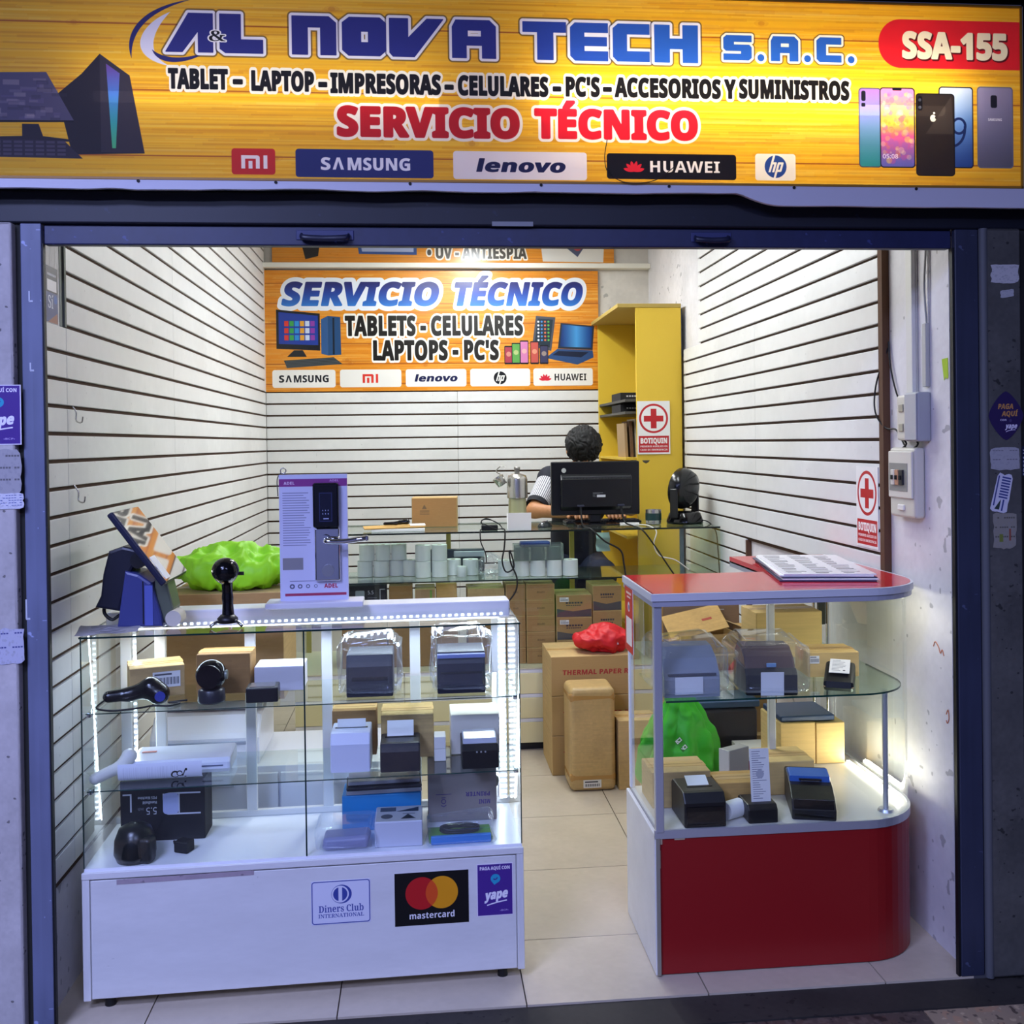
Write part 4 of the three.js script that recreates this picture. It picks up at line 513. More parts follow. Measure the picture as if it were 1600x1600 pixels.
// ================================================================ REAR COUNTER
{
  const t = thing('rear_counter', 'long glass topped counter with cream drawers at the back', 'counter', [0, 0, -2.2]);
  const x0 = 0.36, x1 = 2.455, D = -0.56;
  bx('plinth', M.black, t, x0 + 0.02, x1 - 0.02, 0, 0.035, D + 0.02, -0.03); bx('carcass', M.cream, t, x0, x1, 0.035, 0.40, D, -0.018, 0.002);
  for (let c = 0; c < 4; c++) for (let r = 0; r < 3; r++) { const w = (x1 - x0) / 4, a = x0 + c * w + 0.002, b = x0 + (c + 1) * w - 0.002, y = 0.04 + r * 0.12; const d = bx('drawer', M.cream, t, a, b, y, y + 0.10, -0.018, 0, 0.002); mesh('handle_rail', B(b - a, 0.018, 0.012, 0.002), M.white, d, 0, 0.0595, 0.001); }
  bx('counter_floor', mat('#cfc8a8', 0.5), t, x0, x1, 0.40, 0.406, D, 0);
  mesh('shelf', B(x1 - x0 - 0.01, 0.007, 0.42), mat('#dcebe4', 0.04, { transmission: 0.95, thickness: 0 }), t, (x0 + x1) / 2, 0.8365, -0.23); bx('shelf_edge', mat('#1c2b26', 0.2), t, x0, x1, 0.833, 0.840, -0.018, -0.013);
  mesh('front_pane', new THREE.PlaneGeometry(x1 - x0, 0.665), M.glass, t, (x0 + x1) / 2, 0.7385, -0.002); for (const x of [x0, x1]) mesh('side_pane', new THREE.PlaneGeometry(-D, 0.665), M.glass, t, x, 0.7385, D / 2, 0, PI / 2);
  mesh('top_pane', B(x1 - x0, 0.008, -D), mat('#e2eee8', 0.03, { transmission: 0.97, thickness: 0 }), t, (x0 + x1) / 2, 1.075, D / 2); bx('top_edge', mat('#15201d', 0.2), t, x0, x1, 1.071, 1.0792, -0.001, 0.003);
  for (const [x, z] of [[1.12, D + 0.02], [1.79, D + 0.02], [x0 + 0.012, D + 0.02]]) bx('wood_post', mat('#b9a94a', 0.6), t, x - 0.012, x + 0.012, 0.406, 1.07, z - 0.012, z + 0.012); bx('wood_rail', mat('#c0b670', 0.6), t, x0, 1.80, 1.045, 1.0705, D, D + 0.02); bx('metal_post', mat('#54646a', 0.4), t, 2.30, 2.318, 0.406, 1.07, -0.20, -0.18);
}

// ================================================================ YELLOW CABINET
{
  const t = thing('yellow_cabinet', 'tall yellow open shelf cabinet in the right back corner', 'cabinet', [0, 0, -2.95]);
  const pale = mat('#dcb936', 0.5), edge = mat('#b59a4a', 0.6);
  bx('side_panel', M.yellow, t, 2.205, 2.468, 0, 2.268, -0.018, 0, 0.002); bx('side_panel', pale, t, 2.14, 2.468, 0, 2.268, -0.87, -0.85, 0.002); bx('back_panel', pale, t, 2.452, 2.468, 0, 2.268, -0.85, -0.018); bx('top_board', edge, t, 2.10, 2.468, 2.268, 2.29, -0.875, 0.004, 0.002);
  for (const y of [0.45, 0.95, 1.40, 1.665, 1.735]) bx('shelf', y > 1.5 ? mat('#4c4a44', 0.6) : pale, t, 2.145, 2.452, y, y + 0.014, -0.85, -0.03);
  bx('edge_strip', mat('#2c3444', 0.6), t, 2.468, 2.473, 1.99, 2.26, -0.4, 0);
}
for (const [i, y] of [[0, 1.749], [1, 1.679]]) { const t = thing('router_box', ['flat black device box on the upper shelf of the yellow cabinet', 'flat black device box on the lower dark shelf of the yellow cabinet'][i], 'box', [2.26, y, -3.26]); bx('body', M.blackMatte, t, -0.11, 0.12, 0, 0.045, -0.15, 0.12, 0.002); card('label', t, 0.12, 0.014, 0.001, printMat(canvas(128, 16, (g) => { g.fillStyle = '#17171a'; g.fillRect(0, 0, 128, 16); g.fillStyle = '#d8d8d8'; for (let k = 0; k < 7; k++) g.fillRect(6 + k * 17, 3, 12, 10); }), 0.5), M.blackMatte, -0.02, 0.024, 0.1206); }
for (let i = 0; i < 8; i++) { const t = thing('folder', ['tan', 'brown', 'pale', 'dark', 'rust', 'grey', 'ochre', 'umber'][i] + ' paper folder standing on the cabinet shelf', 'folder', [2.175 + i * 0.03, 1.414, -3.22 + 0.01 * (i % 3)], 0, 'folders on the cabinet shelf'); mesh('cover', B(0.016, 0.20 + 0.012 * (i % 3), 0.22), mat(['#a98c66', '#6e5138', '#c9bda6', '#4a3a2c', '#8c5a3a', '#8a847a', '#b08a4a', '#5c4434'][i], 0.8), t, 0, 0.10 + 0.006 * (i % 3), 0, 0, 0, 0.04); }
{ const t = thing('funnel', 'small grey funnel hanging under the cabinet shelf', 'funnel', [2.255, 1.38, -3.02]); mesh('cone', lathe([[0.012, -0.10], [0.014, -0.06], [0.07, 0], [0.074, 0.018], [0.07, 0.019]]), mat('#5c5346', 0.5), t); }
{ const t = thing('bottle', 'clear bottle with a white cap on the cabinet shelf', 'bottle', [2.30, 0.964, -3.06]); mesh('body', lathe([[0, 0], [0.035, 0], [0.036, 0.2], [0.03, 0.26], [0.014, 0.29], [0.014, 0.31]]), mat('#b9d4dc', 0.15), t); mesh('cap', C(0.016, 0.016, 0.03, 16), M.white, t, 0, 0.32, 0); }

// ================================================================ CARTONS AND BOXES
// carton between two corners (front face at z1), optional print on the front, tape and flap seam
const cardBg = (g, w, h, c = '#b59258') => { g.fillStyle = c; g.fillRect(0, 0, w, h); for (let i = 0; i < 500; i++) { g.globalAlpha = 0.06; g.fillStyle = i % 2 ? '#7a5a36' : '#d8b684'; g.fillRect(w * hash3(i, 1, 77), h * hash3(i, 2, 77), w * 0.12 * hash3(i, 3, 77), 1.5); } g.globalAlpha = 1; };
const prints = new Map();
const print = (key, w, h, draw, rough = 0.8) => { if (!prints.has(key)) prints.set(key, printMat(canvas(w, h, draw), rough)); return prints.get(key); };
function carton(name, label, [x0, x1], [y0, y1], [z0, z1], o = {}) {
  const w = x1 - x0, h = y1 - y0, d = Math.abs(z1 - z0), t = thing(name, label, o.category ?? 'box', [(x0 + x1) / 2, y0, (z0 + z1) / 2], o.ry ?? 0, o.group), m = o.mat ?? M.card;
  const g = muv(B(w, h, d, Math.min(0.003, w / 20)), 1.3, rnd(), rnd()); mesh('body', g, m, t, 0, h / 2, 0);
  if (o.front) card('front_print', t, w - 0.006, h - 0.006, 0.0008, o.front, m, 0, h / 2, d / 2 + 0.0001);
  if (o.tape !== false) { mesh('tape', B(o.tapeX ? 0.045 : w + 0.001, 0.0008, o.tapeX ? d + 0.001 : 0.045), M.tape, t, 0, h + 0.0003, 0); mesh('flap_seam', B(w - 0.01, 0.0006, 0.0022), mat('#6a4c2c', 0.9), t, 0, h + 0.0006, 0); }
  if (o.tag) mesh('label', B(o.tag[0], o.tag[1], 0.001), print('tag' + (o.tagKind ?? 0), 96, 48, (q) => { q.fillStyle = '#ecebe8'; q.fillRect(0, 0, 96, 48); q.fillStyle = '#55555c'; q.fillRect(6, 6, 60, 5); for (let i = 0; i < 22; i++) q.fillRect(6 + i * 4, 18, 1 + (i * 7) % 3, 22); }), t, o.tag[2], o.tag[3], d / 2 + 0.0012);
  return t;
}
const red = '#a8322a', ink = '#3c2c1c';
const pThermal = print('thermal', 512, 240, (g, w, h) => { cardBg(g, w, h); txt(g, 'THERMAL PAPER ROLL', 66, 560, 112, 30, red, { skew: 0.05, heavy: 3 }); });
const pThermal2 = print('thermal2', 512, 240, (g, w, h) => { cardBg(g, w, h, '#b08e54'); txt(g, 'THERMAL PAPER ROLL', 66, 560, 124, 30, red, { skew: 0.05, heavy: 3 }); });
for (let i = 0; i < 3; i++) carton('paper_carton', ['topmost', 'middle', 'bottom'][i] + ' thermal paper carton of the stack behind the aisle', [1.55, 1.935], [0.36 - i * 0.18 - (i === 2 ? 0 : 0), 0.5385 - i * 0.18], [-2.15, -1.82], { front: i ? pThermal2 : pThermal, group: 'thermal paper cartons', tag: i ? undefined : [0.085, 0.038, 0.03, 0.035], tape: i === 0 });
{
  const t = thing('taped_parcel', 'tall parcel wrapped in brown tape standing on the floor', 'parcel', [1.70, 0, -1.69]);
  const g = crumple(new RoundedBoxGeometry(0.198, 0.445, 0.18, 6, 0.024), 0.004, 14, 3); mesh('body', muv(g, 1.4), mat('#ffffff', 0.3, { map: tCard }), t, 0, 0.2225, 0); for (const [y, r] of [[0.405, 0.006], [0.06, -0.005]]) mesh('tape_band', B(0.204, 0.05, 0.186, 0.02), mat('#b98d4e', 0.22), t, 0, y, 0, 0, r, 0); card('label', t, 0.078, 0.034, 0.001, print('tag0b', 96, 48, (q) => { q.fillStyle = '#ecebe8'; q.fillRect(0, 0, 96, 48); q.fillStyle = '#3b3b44'; q.fillRect(8, 8, 70, 8); for (let i = 0; i < 20; i++) q.fillRect(8 + i * 4, 24, 1 + (i * 5) % 3, 16); }), M.paper, -0.005, 0.034, 0.0942);
}
carton('small_carton', 'plain carton between the taped parcel and the red counter', [1.812, 1.99], [0, 0.30], [-1.76, -1.60]);
// behind the red counter
carton('large_carton', 'large carton on the floor behind the red counter', [1.96, 2.42], [0, 0.36], [-1.55, -1.12]);
carton('printed_carton', 'thermal paper carton resting on the large carton', [1.97, 2.36], [0.361, 0.668], [-1.52, -1.16], { front: print('thermal3', 512, 300, (g, w, h) => { cardBg(g, w, h, '#a98850'); txt(g, 'THERMAL', 70, 300, 66, 36, '#7a2c22', { heavy: 3 }); }) });
carton('brown_carton', 'dull brown carton at the top of the pile behind the red counter', [1.95, 2.27], [0.6695, 0.846], [-1.51, -1.34], { mat: M.cardDark, front: print('vmark', 256, 160, (g, w, h) => { cardBg(g, w, h, '#8f7350'); g.strokeStyle = ink; g.lineWidth = 5; g.beginPath(); g.moveTo(24, 76); g.lineTo(40, 104); g.lineTo(56, 76); g.stroke(); g.fillStyle = '#c9c2b4'; g.fillRect(180, 24, 26, 4); }) });
{
  const t = thing('open_carton', 'open carton with a raised flap lying tilted on the pile', 'box', [2.09, 0.6695, -1.245], 0.12);
  mesh('body', muv(J(bg(-0.12, 0.12, 0, 0.004, -0.07, 0.07), bg(-0.12, -0.116, 0, 0.075, -0.07, 0.07), bg(0.116, 0.12, 0, 0.075, -0.07, 0.07), bg(-0.12, 0.12, 0, 0.075, 0.066, 0.07), bg(-0.12, 0.12, 0, 0.075, -0.07, -0.066)), 1.3), M.cardPale, t); const f = mesh('flap', muv(B(0.235, 0.004, 0.14), 1.3), M.cardPale, t, -0.035, 0.115, 0.0, 0.55, 0, 0.24); card('print_mark', f, 0.04, 0.012, 0.0006, mat('#a8452e', 0.8), mat('#a8452e', 0.8), 0.05, 0.0024, 0.0, -PI / 2); mesh('flap', muv(B(0.07, 0.003, 0.13), 1.3), M.card, t, 0.15, 0.09, 0, 0, 0, -0.5); bx('contents', M.blackMatte, t, -0.1, 0.1, 0.005, 0.04, -0.05, 0.05, 0.004);
}
carton('small_carton', 'small pale carton beside the open carton on the pile', [2.235, 2.345], [0.6695, 0.762], [-1.32, -1.20], { mat: M.cardPale, tape: false });
{
  const t = thing('storage_tub', 'dark plastic tub with a blue rim behind the red counter', 'tub', [2.10, 0, -1.02], 0); mesh('body', J(bg(-0.11, 0.11, 0, 0.52, -0.078, 0.078, 0.02)), mat('#26272c', 0.5), t); bx('rim', mat('#3f5a7c', 0.4), t, -0.115, 0.115, 0.52, 0.545, -0.083, 0.083, 0.006);
}
// inside the red counter: shelf
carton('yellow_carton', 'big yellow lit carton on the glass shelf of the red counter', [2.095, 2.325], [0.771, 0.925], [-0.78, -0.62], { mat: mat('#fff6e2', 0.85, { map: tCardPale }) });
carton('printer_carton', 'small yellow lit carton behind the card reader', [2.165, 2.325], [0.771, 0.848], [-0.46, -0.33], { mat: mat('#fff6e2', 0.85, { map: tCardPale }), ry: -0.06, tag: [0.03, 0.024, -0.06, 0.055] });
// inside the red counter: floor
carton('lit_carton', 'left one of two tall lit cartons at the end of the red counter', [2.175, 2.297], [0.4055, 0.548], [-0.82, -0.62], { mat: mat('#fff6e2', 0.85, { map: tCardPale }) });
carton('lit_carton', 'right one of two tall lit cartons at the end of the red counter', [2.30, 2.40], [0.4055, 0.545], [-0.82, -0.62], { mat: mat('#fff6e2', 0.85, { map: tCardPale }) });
{ const t = thing('blue_folder', 'dark blue folder lying on the tall lit cartons', 'folder', [2.275, 0.549, -0.70]); bx('cover', mat('#2e4468', 0.4), t, -0.095, 0.095, 0, 0.02, -0.11, 0.07, 0.005); }
carton('floor_carton', 'wide carton behind the square black receipt printer', [1.655, 1.835], [0.4055, 0.513], [-0.43, -0.285], {});
carton('floor_carton', 'low carton behind the printer with the long receipt', [1.848, 1.985], [0.4055, 0.485], [-0.36, -0.25], { mat: M.cardPale });
carton('floor_carton', 'pale carton behind the blue lid printer', [2.03, 2.185], [0.4055, 0.509], [-0.50, -0.35], { mat: mat('#fff6e2', 0.85, { map: tCardPale }) });
{ const t = thing('grey_binder', 'grey cardboard binder standing behind the low carton', 'binder', [1.955, 0.4055, -0.43], 0.5); bx('cover', mat('#a3a09a', 0.7), t, -0.045, 0.045, 0, 0.13, -0.02, 0.02, 0.003); bx('spine', mat('#d8d5cc', 0.7), t, -0.048, -0.043, 0, 0.13, -0.021, 0.021, 0.001); }
// inside the left case: top shelf
const Y1 = 0.795, Y2 = 0.585, Y0 = 0.3808;
carton('scanner_carton', 'small brown carton with a white label behind the handheld scanner', [0.125, 0.275], [Y1, Y1 + 0.088], [-0.40, -0.27], { ry: 0.32, tag: [0.075, 0.045, 0.025, 0.05] });
carton('scanner_carton', 'brown carton behind the round black scanner', [0.325, 0.478], [Y1, Y1 + 0.115], [-0.395, -0.29], { mat: M.cardDark });
carton('white_carton', 'flat white carton behind the little black box', [0.487, 0.628], [Y1, Y1 + 0.072], [-0.405, -0.30], { mat: mat('#d2cfd6', 0.6), tape: false });
// middle shelf, right half
carton('pos_carton', 'brown carton behind the pale receipt printer', [0.705, 0.835], [Y2, Y2 + 0.135], [-0.43, -0.34], { mat: M.cardDark });
carton('pos_carton', 'brown carton behind the dark square receipt printer', [0.85, 1.005], [Y2, Y2 + 0.128], [-0.435, -0.30], { mat: M.card });
carton('pos_carton', 'white topped carton behind the grey lid receipt printer', [1.055, 1.20], [Y2, Y2 + 0.118], [-0.44, -0.31], { mat: mat('#e4dccd', 0.7), tape: false });
// floor of the case
carton('device_carton', 'black upside down carton of a handheld pos machine', [0.108, 0.345], [Y0, 0.556], [-0.385, -0.285], { mat: M.blackMatte, tape: false, front: print('pos', 512, 372, (g, w, h) => { g.fillStyle = '#1a1b20'; g.fillRect(0, 0, w, h); g.translate(w, h); g.rotate(PI); g.strokeStyle = '#c9cad6'; g.lineWidth = 10; g.beginPath(); g.moveTo(20, 160); g.lineTo(220, 160); g.quadraticCurveTo(250, 160, 250, 130 + 160); g.lineTo(250, 250); g.quadraticCurveTo(250, 290, 210, 290); g.lineTo(20, 290); g.stroke(); rrect(g, 158, 160, 96, 132, 22, '#aeb4da'); g.fillStyle = '#c9cad6'; g.fillRect(150, 160, 8, 130); txt(g, '5.5', 290, 360, 206, 44, '#c9c9d2', { bold: false }); txt(g, 'inch', 372, 410, 206, 18, '#8a8a94', { bold: false }); txt(g, 'Handheld', 290, 380, 246, 18, '#c9c9d2'); txt(g, 'POS Machine', 290, 410, 276, 18, '#c9c9d2'); g.beginPath(); g.moveTo(502, 290); g.lineTo(452, 290); g.lineTo(452, 180); g.stroke(); }, 0.5) });
carton('blue_carton', 'bright blue carton with a grey lid on the case floor', [0.735, 0.965], [Y0, 0.485], [-0.40, -0.285], { mat: mat('#1f86c8', 0.4), tape: false });
{ const t = thing('laptop', 'flat grey laptop lying on the bright blue carton', 'laptop', [0.855, 0.4855, -0.345], 0.05); bx('base', mat('#9a9aa2', 0.4), t, -0.11, 0.11, 0, 0.012, -0.05, 0.055, 0.003); bx('lid', mat('#2a2a34', 0.35), t, -0.11, 0.11, 0.013, 0.022, -0.05, 0.055, 0.003); bx('foot', mat('#b8b8c4', 0.4), t, -0.105, 0.105, 0.0225, 0.034, -0.048, 0.04, 0.003); }
carton('printer_carton', 'grey upside down mini printer carton on the case floor', [0.985, 1.19], [Y0, 0.575], [-0.43, -0.325], { mat: mat('#8d8280', 0.8), tape: false, front: print('mini', 512, 480, (g, w, h) => { g.fillStyle = '#8f8583'; g.fillRect(0, 0, w, h); g.translate(w, h); g.rotate(PI); txt(g, 'MINI', 40, 130, 152, 32, '#4a3a7a', { heavy: 3 }); txt(g, 'PRINTER', 40, 230, 212, 32, '#4a3a7a', { heavy: 3 }); g.strokeStyle = '#4a3a7a'; g.lineWidth = 5; g.beginPath(); g.arc(400, 148, 16, 0, 7); g.moveTo(384, 176); g.lineTo(416, 176); g.moveTo(380, 120); g.lineTo(400, 108); g.lineTo(420, 120); g.stroke(); g.fillStyle = '#4a3a7a'; g.fillRect(340, 200, 120, 4); }) });
carton('photo_carton', 'white carton with grey device pictures on its top', [0.835, 0.968], [Y0, 0.452], [-0.275, -0.155], { mat: mat('#cfd2e4', 0.5), tape: false });
{ const top = print('photo', 256, 220, (g) => { g.fillStyle = '#b9bcc0'; g.fillRect(0, 0, 256, 220); g.fillStyle = '#4a4c50'; g.fillRect(20, 16, 90, 60); poly(g, [[110, 80], [240, 20], [240, 84]], '#222428'); disc(g, 60, 150, 34, '#55585e'); poly(g, [[140, 190], [180, 120], [226, 190]], '#26282c'); g.fillStyle = '#7c8086'; g.fillRect(150, 110, 70, 12); }, 0.4); const o = scene.children[scene.children.length - 1]; card('top_print', o, 0.127, 0.114, 0.0008, top, M.white, 0, 0.0718, 0, -PI / 2); }
// the wall of cartons inside the rear counter
{
  const g1 = 'cartons inside the rear counter', small = [[0.809, 0.929], [1.389, 1.488], [1.491, 1.633]];
  const pBox = print('pbox', 192, 96, (g, w, h) => { cardBg(g, w, h, '#a8814f'); txt(g, '← 80x80 →', 56, 140, 56, 12, ink, { bold: false }); g.strokeStyle = '#7a5a34'; g.lineWidth = 1.5; g.beginPath(); g.moveTo(0, 20); g.lineTo(w, 20); g.stroke(); });
  const pBand = print('pband', 192, 150, (g, w, h) => { cardBg(g, w, h, '#ab8452'); poly(g, [[0, 92], [90, 112], [192, 96], [192, 150], [0, 150]], '#4c4a4e'); g.fillStyle = '#3c3640'; for (let i = 0; i < 6; i++) g.fillRect(50 + i * 16, 46, 12, 12); for (let i = 0; i < 7; i++) g.fillRect(52 + i * 12, 66, 9, 7); });
  const ord = ['lowest', 'second', 'third', 'fourth', 'fifth', 'sixth'];
  for (let r = 0; r < 5; r++) { const y = 0.4065 + r * 0.0795; carton('roll_carton', ord[r] + ' paper roll carton in the column left of the counter middle', [1.39, 1.487], [y, y + 0.079], [-2.5, -2.30], { front: pBox, group: g1, tape: r === 4 }); carton('roll_carton', ord[r] + ' paper roll carton in the column at the counter middle', [1.491, 1.633], [y, y + 0.079], [-2.5, -2.29], { front: pBox, group: g1, tape: r === 4 }); }
  carton('device_carton', 'black pos machine carton at the left end of the rear counter', [0.60, 0.797], [0.70, 0.815], [-2.5, -2.31], { mat: M.blackMatte, tape: false, front: print('pos2', 256, 150, (g, w, h) => { g.fillStyle = '#15161a'; g.fillRect(0, 0, w, h); rrect(g, 60, 30, 60, 80, 8, '#8a9498'); txt(g, '5.5', 140, 180, 56, 24, '#c9c9d2', { bold: false }); g.fillStyle = '#6a6a72'; g.fillRect(140, 78, 60, 5); g.fillRect(140, 92, 66, 5); g.strokeStyle = '#b4b8bc'; g.lineWidth = 5; g.strokeRect(222, 24, 60, 96); }) });
  carton('base_carton', 'wide carton under the black pos machine carton', [0.58, 0.80], [0.4065, 0.6995], [-2.52, -2.31], { group: g1, mat: M.cardDark });
  carton('brown_carton', 'upper brown carton beside the black pos machine carton', [0.812, 0.927], [0.675, 0.81], [-2.5, -2.31], { group: g1, mat: M.cardDark }); carton('brown_carton', 'lower brown carton beside the wide base carton', [0.806, 0.929], [0.4065, 0.6745], [-2.5, -2.31], { group: g1, mat: M.cardDark });
  carton('label_carton', 'narrow carton with a large white label in the rear counter', [0.94, 1.04], [0.62, 0.79], [-2.5, -2.31], { group: g1, front: print('lab', 128, 216, (g, w, h) => { cardBg(g, w, h, '#a8845a'); g.fillStyle = '#d8d6ce'; g.fillRect(10, 70, 100, 120); g.fillStyle = '#9a8a86'; g.fillRect(20, 82, 60, 6); for (let i = 0; i < 5; i++) g.fillRect(20, 104 + i * 14, 70, 4); g.fillStyle = '#6f9a3a'; g.fillRect(96, 4, 14, 60); }) }); carton('small_carton', 'carton under the narrow labelled carton in the rear counter', [0.935, 1.04], [0.4065, 0.6195], [-2.5, -2.31], { group: g1, mat: M.cardDark });
  carton('pale_carton', 'pale carton at the top of the fourth pile in the rear counter', [1.045, 1.147], [0.745, 0.815], [-2.5, -2.31], { group: g1, mat: M.cardPale, tape: false }); carton('small_carton', 'dark carton under the pale carton in the rear counter', [1.045, 1.15], [0.4065, 0.7445], [-2.5, -2.31], { group: g1, mat: M.cardDark });
  carton('wide_carton', 'wide orange brown carton left of the roll cartons', [1.20, 1.384], [0.60, 0.785], [-2.5, -2.31], { group: g1 }); carton('wide_carton', 'wide carton at the bottom left of the roll cartons', [1.20, 1.384], [0.4065, 0.5995], [-2.5, -2.31], { group: g1, mat: M.cardDark });
  for (let r = 0; r < 3; r++) { const y = 0.4065 + r * 0.113; carton('banded_carton', ord[r] + ' carton with a dark band right of the roll cartons', [1.64, 1.82], [y, y + 0.1125], [-2.5, -2.285], { group: g1, front: pBand, tape: r === 2, tag: [0.045, 0.022, -0.05, 0.09], tagKind: 1 }); }
  for (let r = 0; r < 3; r++) { const y = 0.4065 + r * 0.127; carton('banded_carton', ord[r] + ' banded carton at the right end of the visible pile', [1.825, 1.972], [y, y + 0.1265], [-2.5, -2.29], { group: g1, front: pBand, tape: r === 2 }); }
}
// behind the left case: white drawer cabinet, printer, carton
{
  const t = thing('drawer_cabinet', 'low white drawer cabinet behind the glass display case', 'cabinet', [0.12, 0, -0.93]); const pw = mat('#dfe1ea', 0.4); bx('body', pw, t, 0, 0.80, 0, 0.50, 0, 0.38, 0.003); for (let c = 0; c < 2; c++) for (let r = 0; r < 3; r++) { const d = bx('drawer', pw, t, 0.012 + c * 0.392, 0.396 + c * 0.392, 0.02 + r * 0.158, 0.165 + r * 0.158, 0.38, 0.394, 0.003); mesh('pull', B(0.12, 0.01, 0.01, 0.002), M.alu, d, 0, 0.04, 0.011); }
  const p = thing('inkjet_printer', 'large white printer with four small icons behind the case', 'printer', [0.285, 0.50, -0.73]); mesh('body', prof([[-0.16, 0], [0.16, 0], [0.16, 0.085], [0.15, 0.10], [0.10, 0.145], [-0.16, 0.16]], 0.34, 0.008), mat('#e6e8f2', 0.25), p); mesh('lid', prof([[-0.15, 0.16], [0.06, 0.152], [0.05, 0.175], [0.03, 0.185], [-0.15, 0.19]], 0.33, 0.006), mat('#dfe4ea', 0.2), p); bx('output_slot', mat('#a9b2c4', 0.4), p, -0.14, 0.14, 0.066, 0.076, 0.158, 0.163, 0.002);
  for (let i = 0; i < 4; i++) card('icon', p, 0.013, 0.013, 0.001, mat(['#4a4a8c', '#2c2c34', '#9aa0a0', '#3a5ab4'][i], 0.4), M.white, 0.03 + i * 0.021, 0.046, 0.1606);
  carton('top_carton', 'long carton under the lime green bag at the left', [0.16, 0.53], [0.6915, 1.038], [-0.93, -0.62], { front: print('plain', 128, 100, (g, w, h) => cardBg(g, w, h, '#a5814f')) });
}

// ================================================================ SMALL DEVICES
// fabric bags
const bag = (name, label, [x, y, z], [a, b, c], color, sd, o = {}) => { const t = thing(name, label, 'bag', [x, y, z], o.ry ?? 0); const g = new THREE.IcosahedronGeometry(1, 24); const p = g.attributes.position; for (let i = 0; i < p.count; i++) { let X = p.getX(i), Y = p.getY(i), Z = p.getZ(i); const f = o.shape ? o.shape(X, Y, Z) : [1, 1, 1]; p.setXYZ(i, X * a * f[0], Math.max(Y, -0.82) * b * f[1], Z * c * f[2]); } g.deleteAttribute('uv'); g.deleteAttribute('normal'); const q = crumple(g, o.amp ?? 0.03, o.freq ?? 11, sd, (xx, yy) => (yy < -0.78 * b ? 0.15 : 1)); mesh('cloth', q, mat(color, 0.55, { sheen: 0.4 }), t, 0, b * 0.86, 0); return t; };
bag('lime_bag', 'lime green fabric bag slumped on the long carton', [0.345, 1.052, -0.77], [0.205, 0.058, 0.13], '#93dc18', 4, { amp: 0.042, freq: 13, shape: (x, y) => [1, 0.75 + 0.35 * Math.sin(2.2 * x + 1.4), 1] });
const rb = bag('red_bag', 'red fabric bag lying on the thermal paper stack', [1.80, 0.541, -1.93], [0.13, 0.058, 0.10], '#d0131c', 9, { amp: 0.022, freq: 14, shape: (x) => [1, 0.8 + 0.3 * Math.sin(2 * x + 1), 1] });
card('white_print', rb, 0.07, 0.02, 0.001, mat('#e8dada', 0.7), mat('#d0131c', 0.6), 0.03, 0.045, 0.088, -0.5, 0.1, 0.2);
{ const t = thing('support_carton', 'plain carton under the tall green bag', 'box', [1.865, 0, -0.76]); mesh('body', muv(B(0.24, 0.30, 0.22, 0.003), 1.3), M.card, t, 0, 0.15, 0); mesh('tape', B(0.241, 0.001, 0.045), M.tape, t, 0, 0.3003, 0); }
{ const b = bag('green_bag', 'tall green fabric bag with a white printed word', [1.865, 0.301, -0.76], [0.135, 0.190, 0.09], '#35b81a', 15, { amp: 0.02, freq: 9, shape: (x, y, z) => { const k = Math.max(0.3, 1.12 - 0.56 * (y + 0.4)), a = Math.atan2(z, x), f = 1 + 0.09 * Math.sin(9 * a + 2 * y) * (1 - 0.4 * y); return [k * f, 1, k * f]; } }); for (let i = 0; i < 4; i++) card('letter', b, 0.016, 0.026, 0.001, printMat(canvas(40, 64, (g) => { g.fillStyle = '#2a8c1a'; g.fillRect(0, 0, 40, 64); g.strokeStyle = '#e6ece0'; g.lineWidth = 8; g.strokeRect(8, 10, 24, i % 2 ? 26 : 44); g.beginPath(); g.moveTo(8, 54); g.lineTo(32, 30 + i * 6); g.stroke(); }), 0.6), mat('#2a8c1a', 0.6), -0.03 + i * 0.018, 0.19 - i * 0.024, 0.098 + 0.002 * i, -0.2, 0, -0.9); }

// receipt printers: profile body, paper coming out, slot, buttons
function receiptPrinter(label, [x, y, z], o = {}) {
  const t = thing('receipt_printer', label, 'printer', [x, y, z], o.ry ?? 0), w = o.w ?? 0.115, h = o.h ?? 0.1, d = o.d ?? 0.14, m = o.mat ?? M.black;
  const pts = o.prof ?? [[-d / 2, 0], [d / 2, 0], [d / 2, h * 0.72], [d * 0.38, h * 0.98], [d * 0.30, h], [-d * 0.42, h], [-d / 2, h * 0.9]];
  mesh('body', prof(pts, w, 0.004), m, t);
  const top = o.lid ?? 0.99; if (o.lidMat) mesh('lid', prof([[-d * 0.48, h * 0.62], [d * 0.05, h * 0.80], [d * 0.05, h * 1.0], [-d * 0.25, h * 1.06], [-d * 0.48, h * 0.9]], w * 0.94, 0.004), o.lidMat, t);
  if (o.paper !== false) { const pw = w * (o.pw ?? 0.6), ph = o.ph ?? 0.03, lean = o.lean ?? -0.5; mesh('paper', T(B(pw, ph, 0.0012), 0, ph / 2, 0), M.paper, t, o.px ?? 0, h * top - 0.004, o.pz ?? d * 0.1, lean); bx('paper_slot', mat('#050506', 0.3), t, -pw / 2 - 0.006, pw / 2 + 0.006, h * top - 0.002, h * top + 0.0025, (o.pz ?? d * 0.1) - 0.004, (o.pz ?? d * 0.1) + 0.004); }
  if (o.buttons) for (let i = 0; i < 3; i++) mesh('button', C(0.0025, 0.0025, 0.002, 10).rotateX(PI / 2), M.alu, t, -0.01 + i * 0.012, h * 0.55, d / 2 + 0.001);
  if (o.face) bx('front_face', o.face, t, -w / 2 + 0.006, w / 2 - 0.006, 0.006, h * 0.62, d / 2 - 0.002, d / 2 + 0.003, 0.002);
  return t;
}
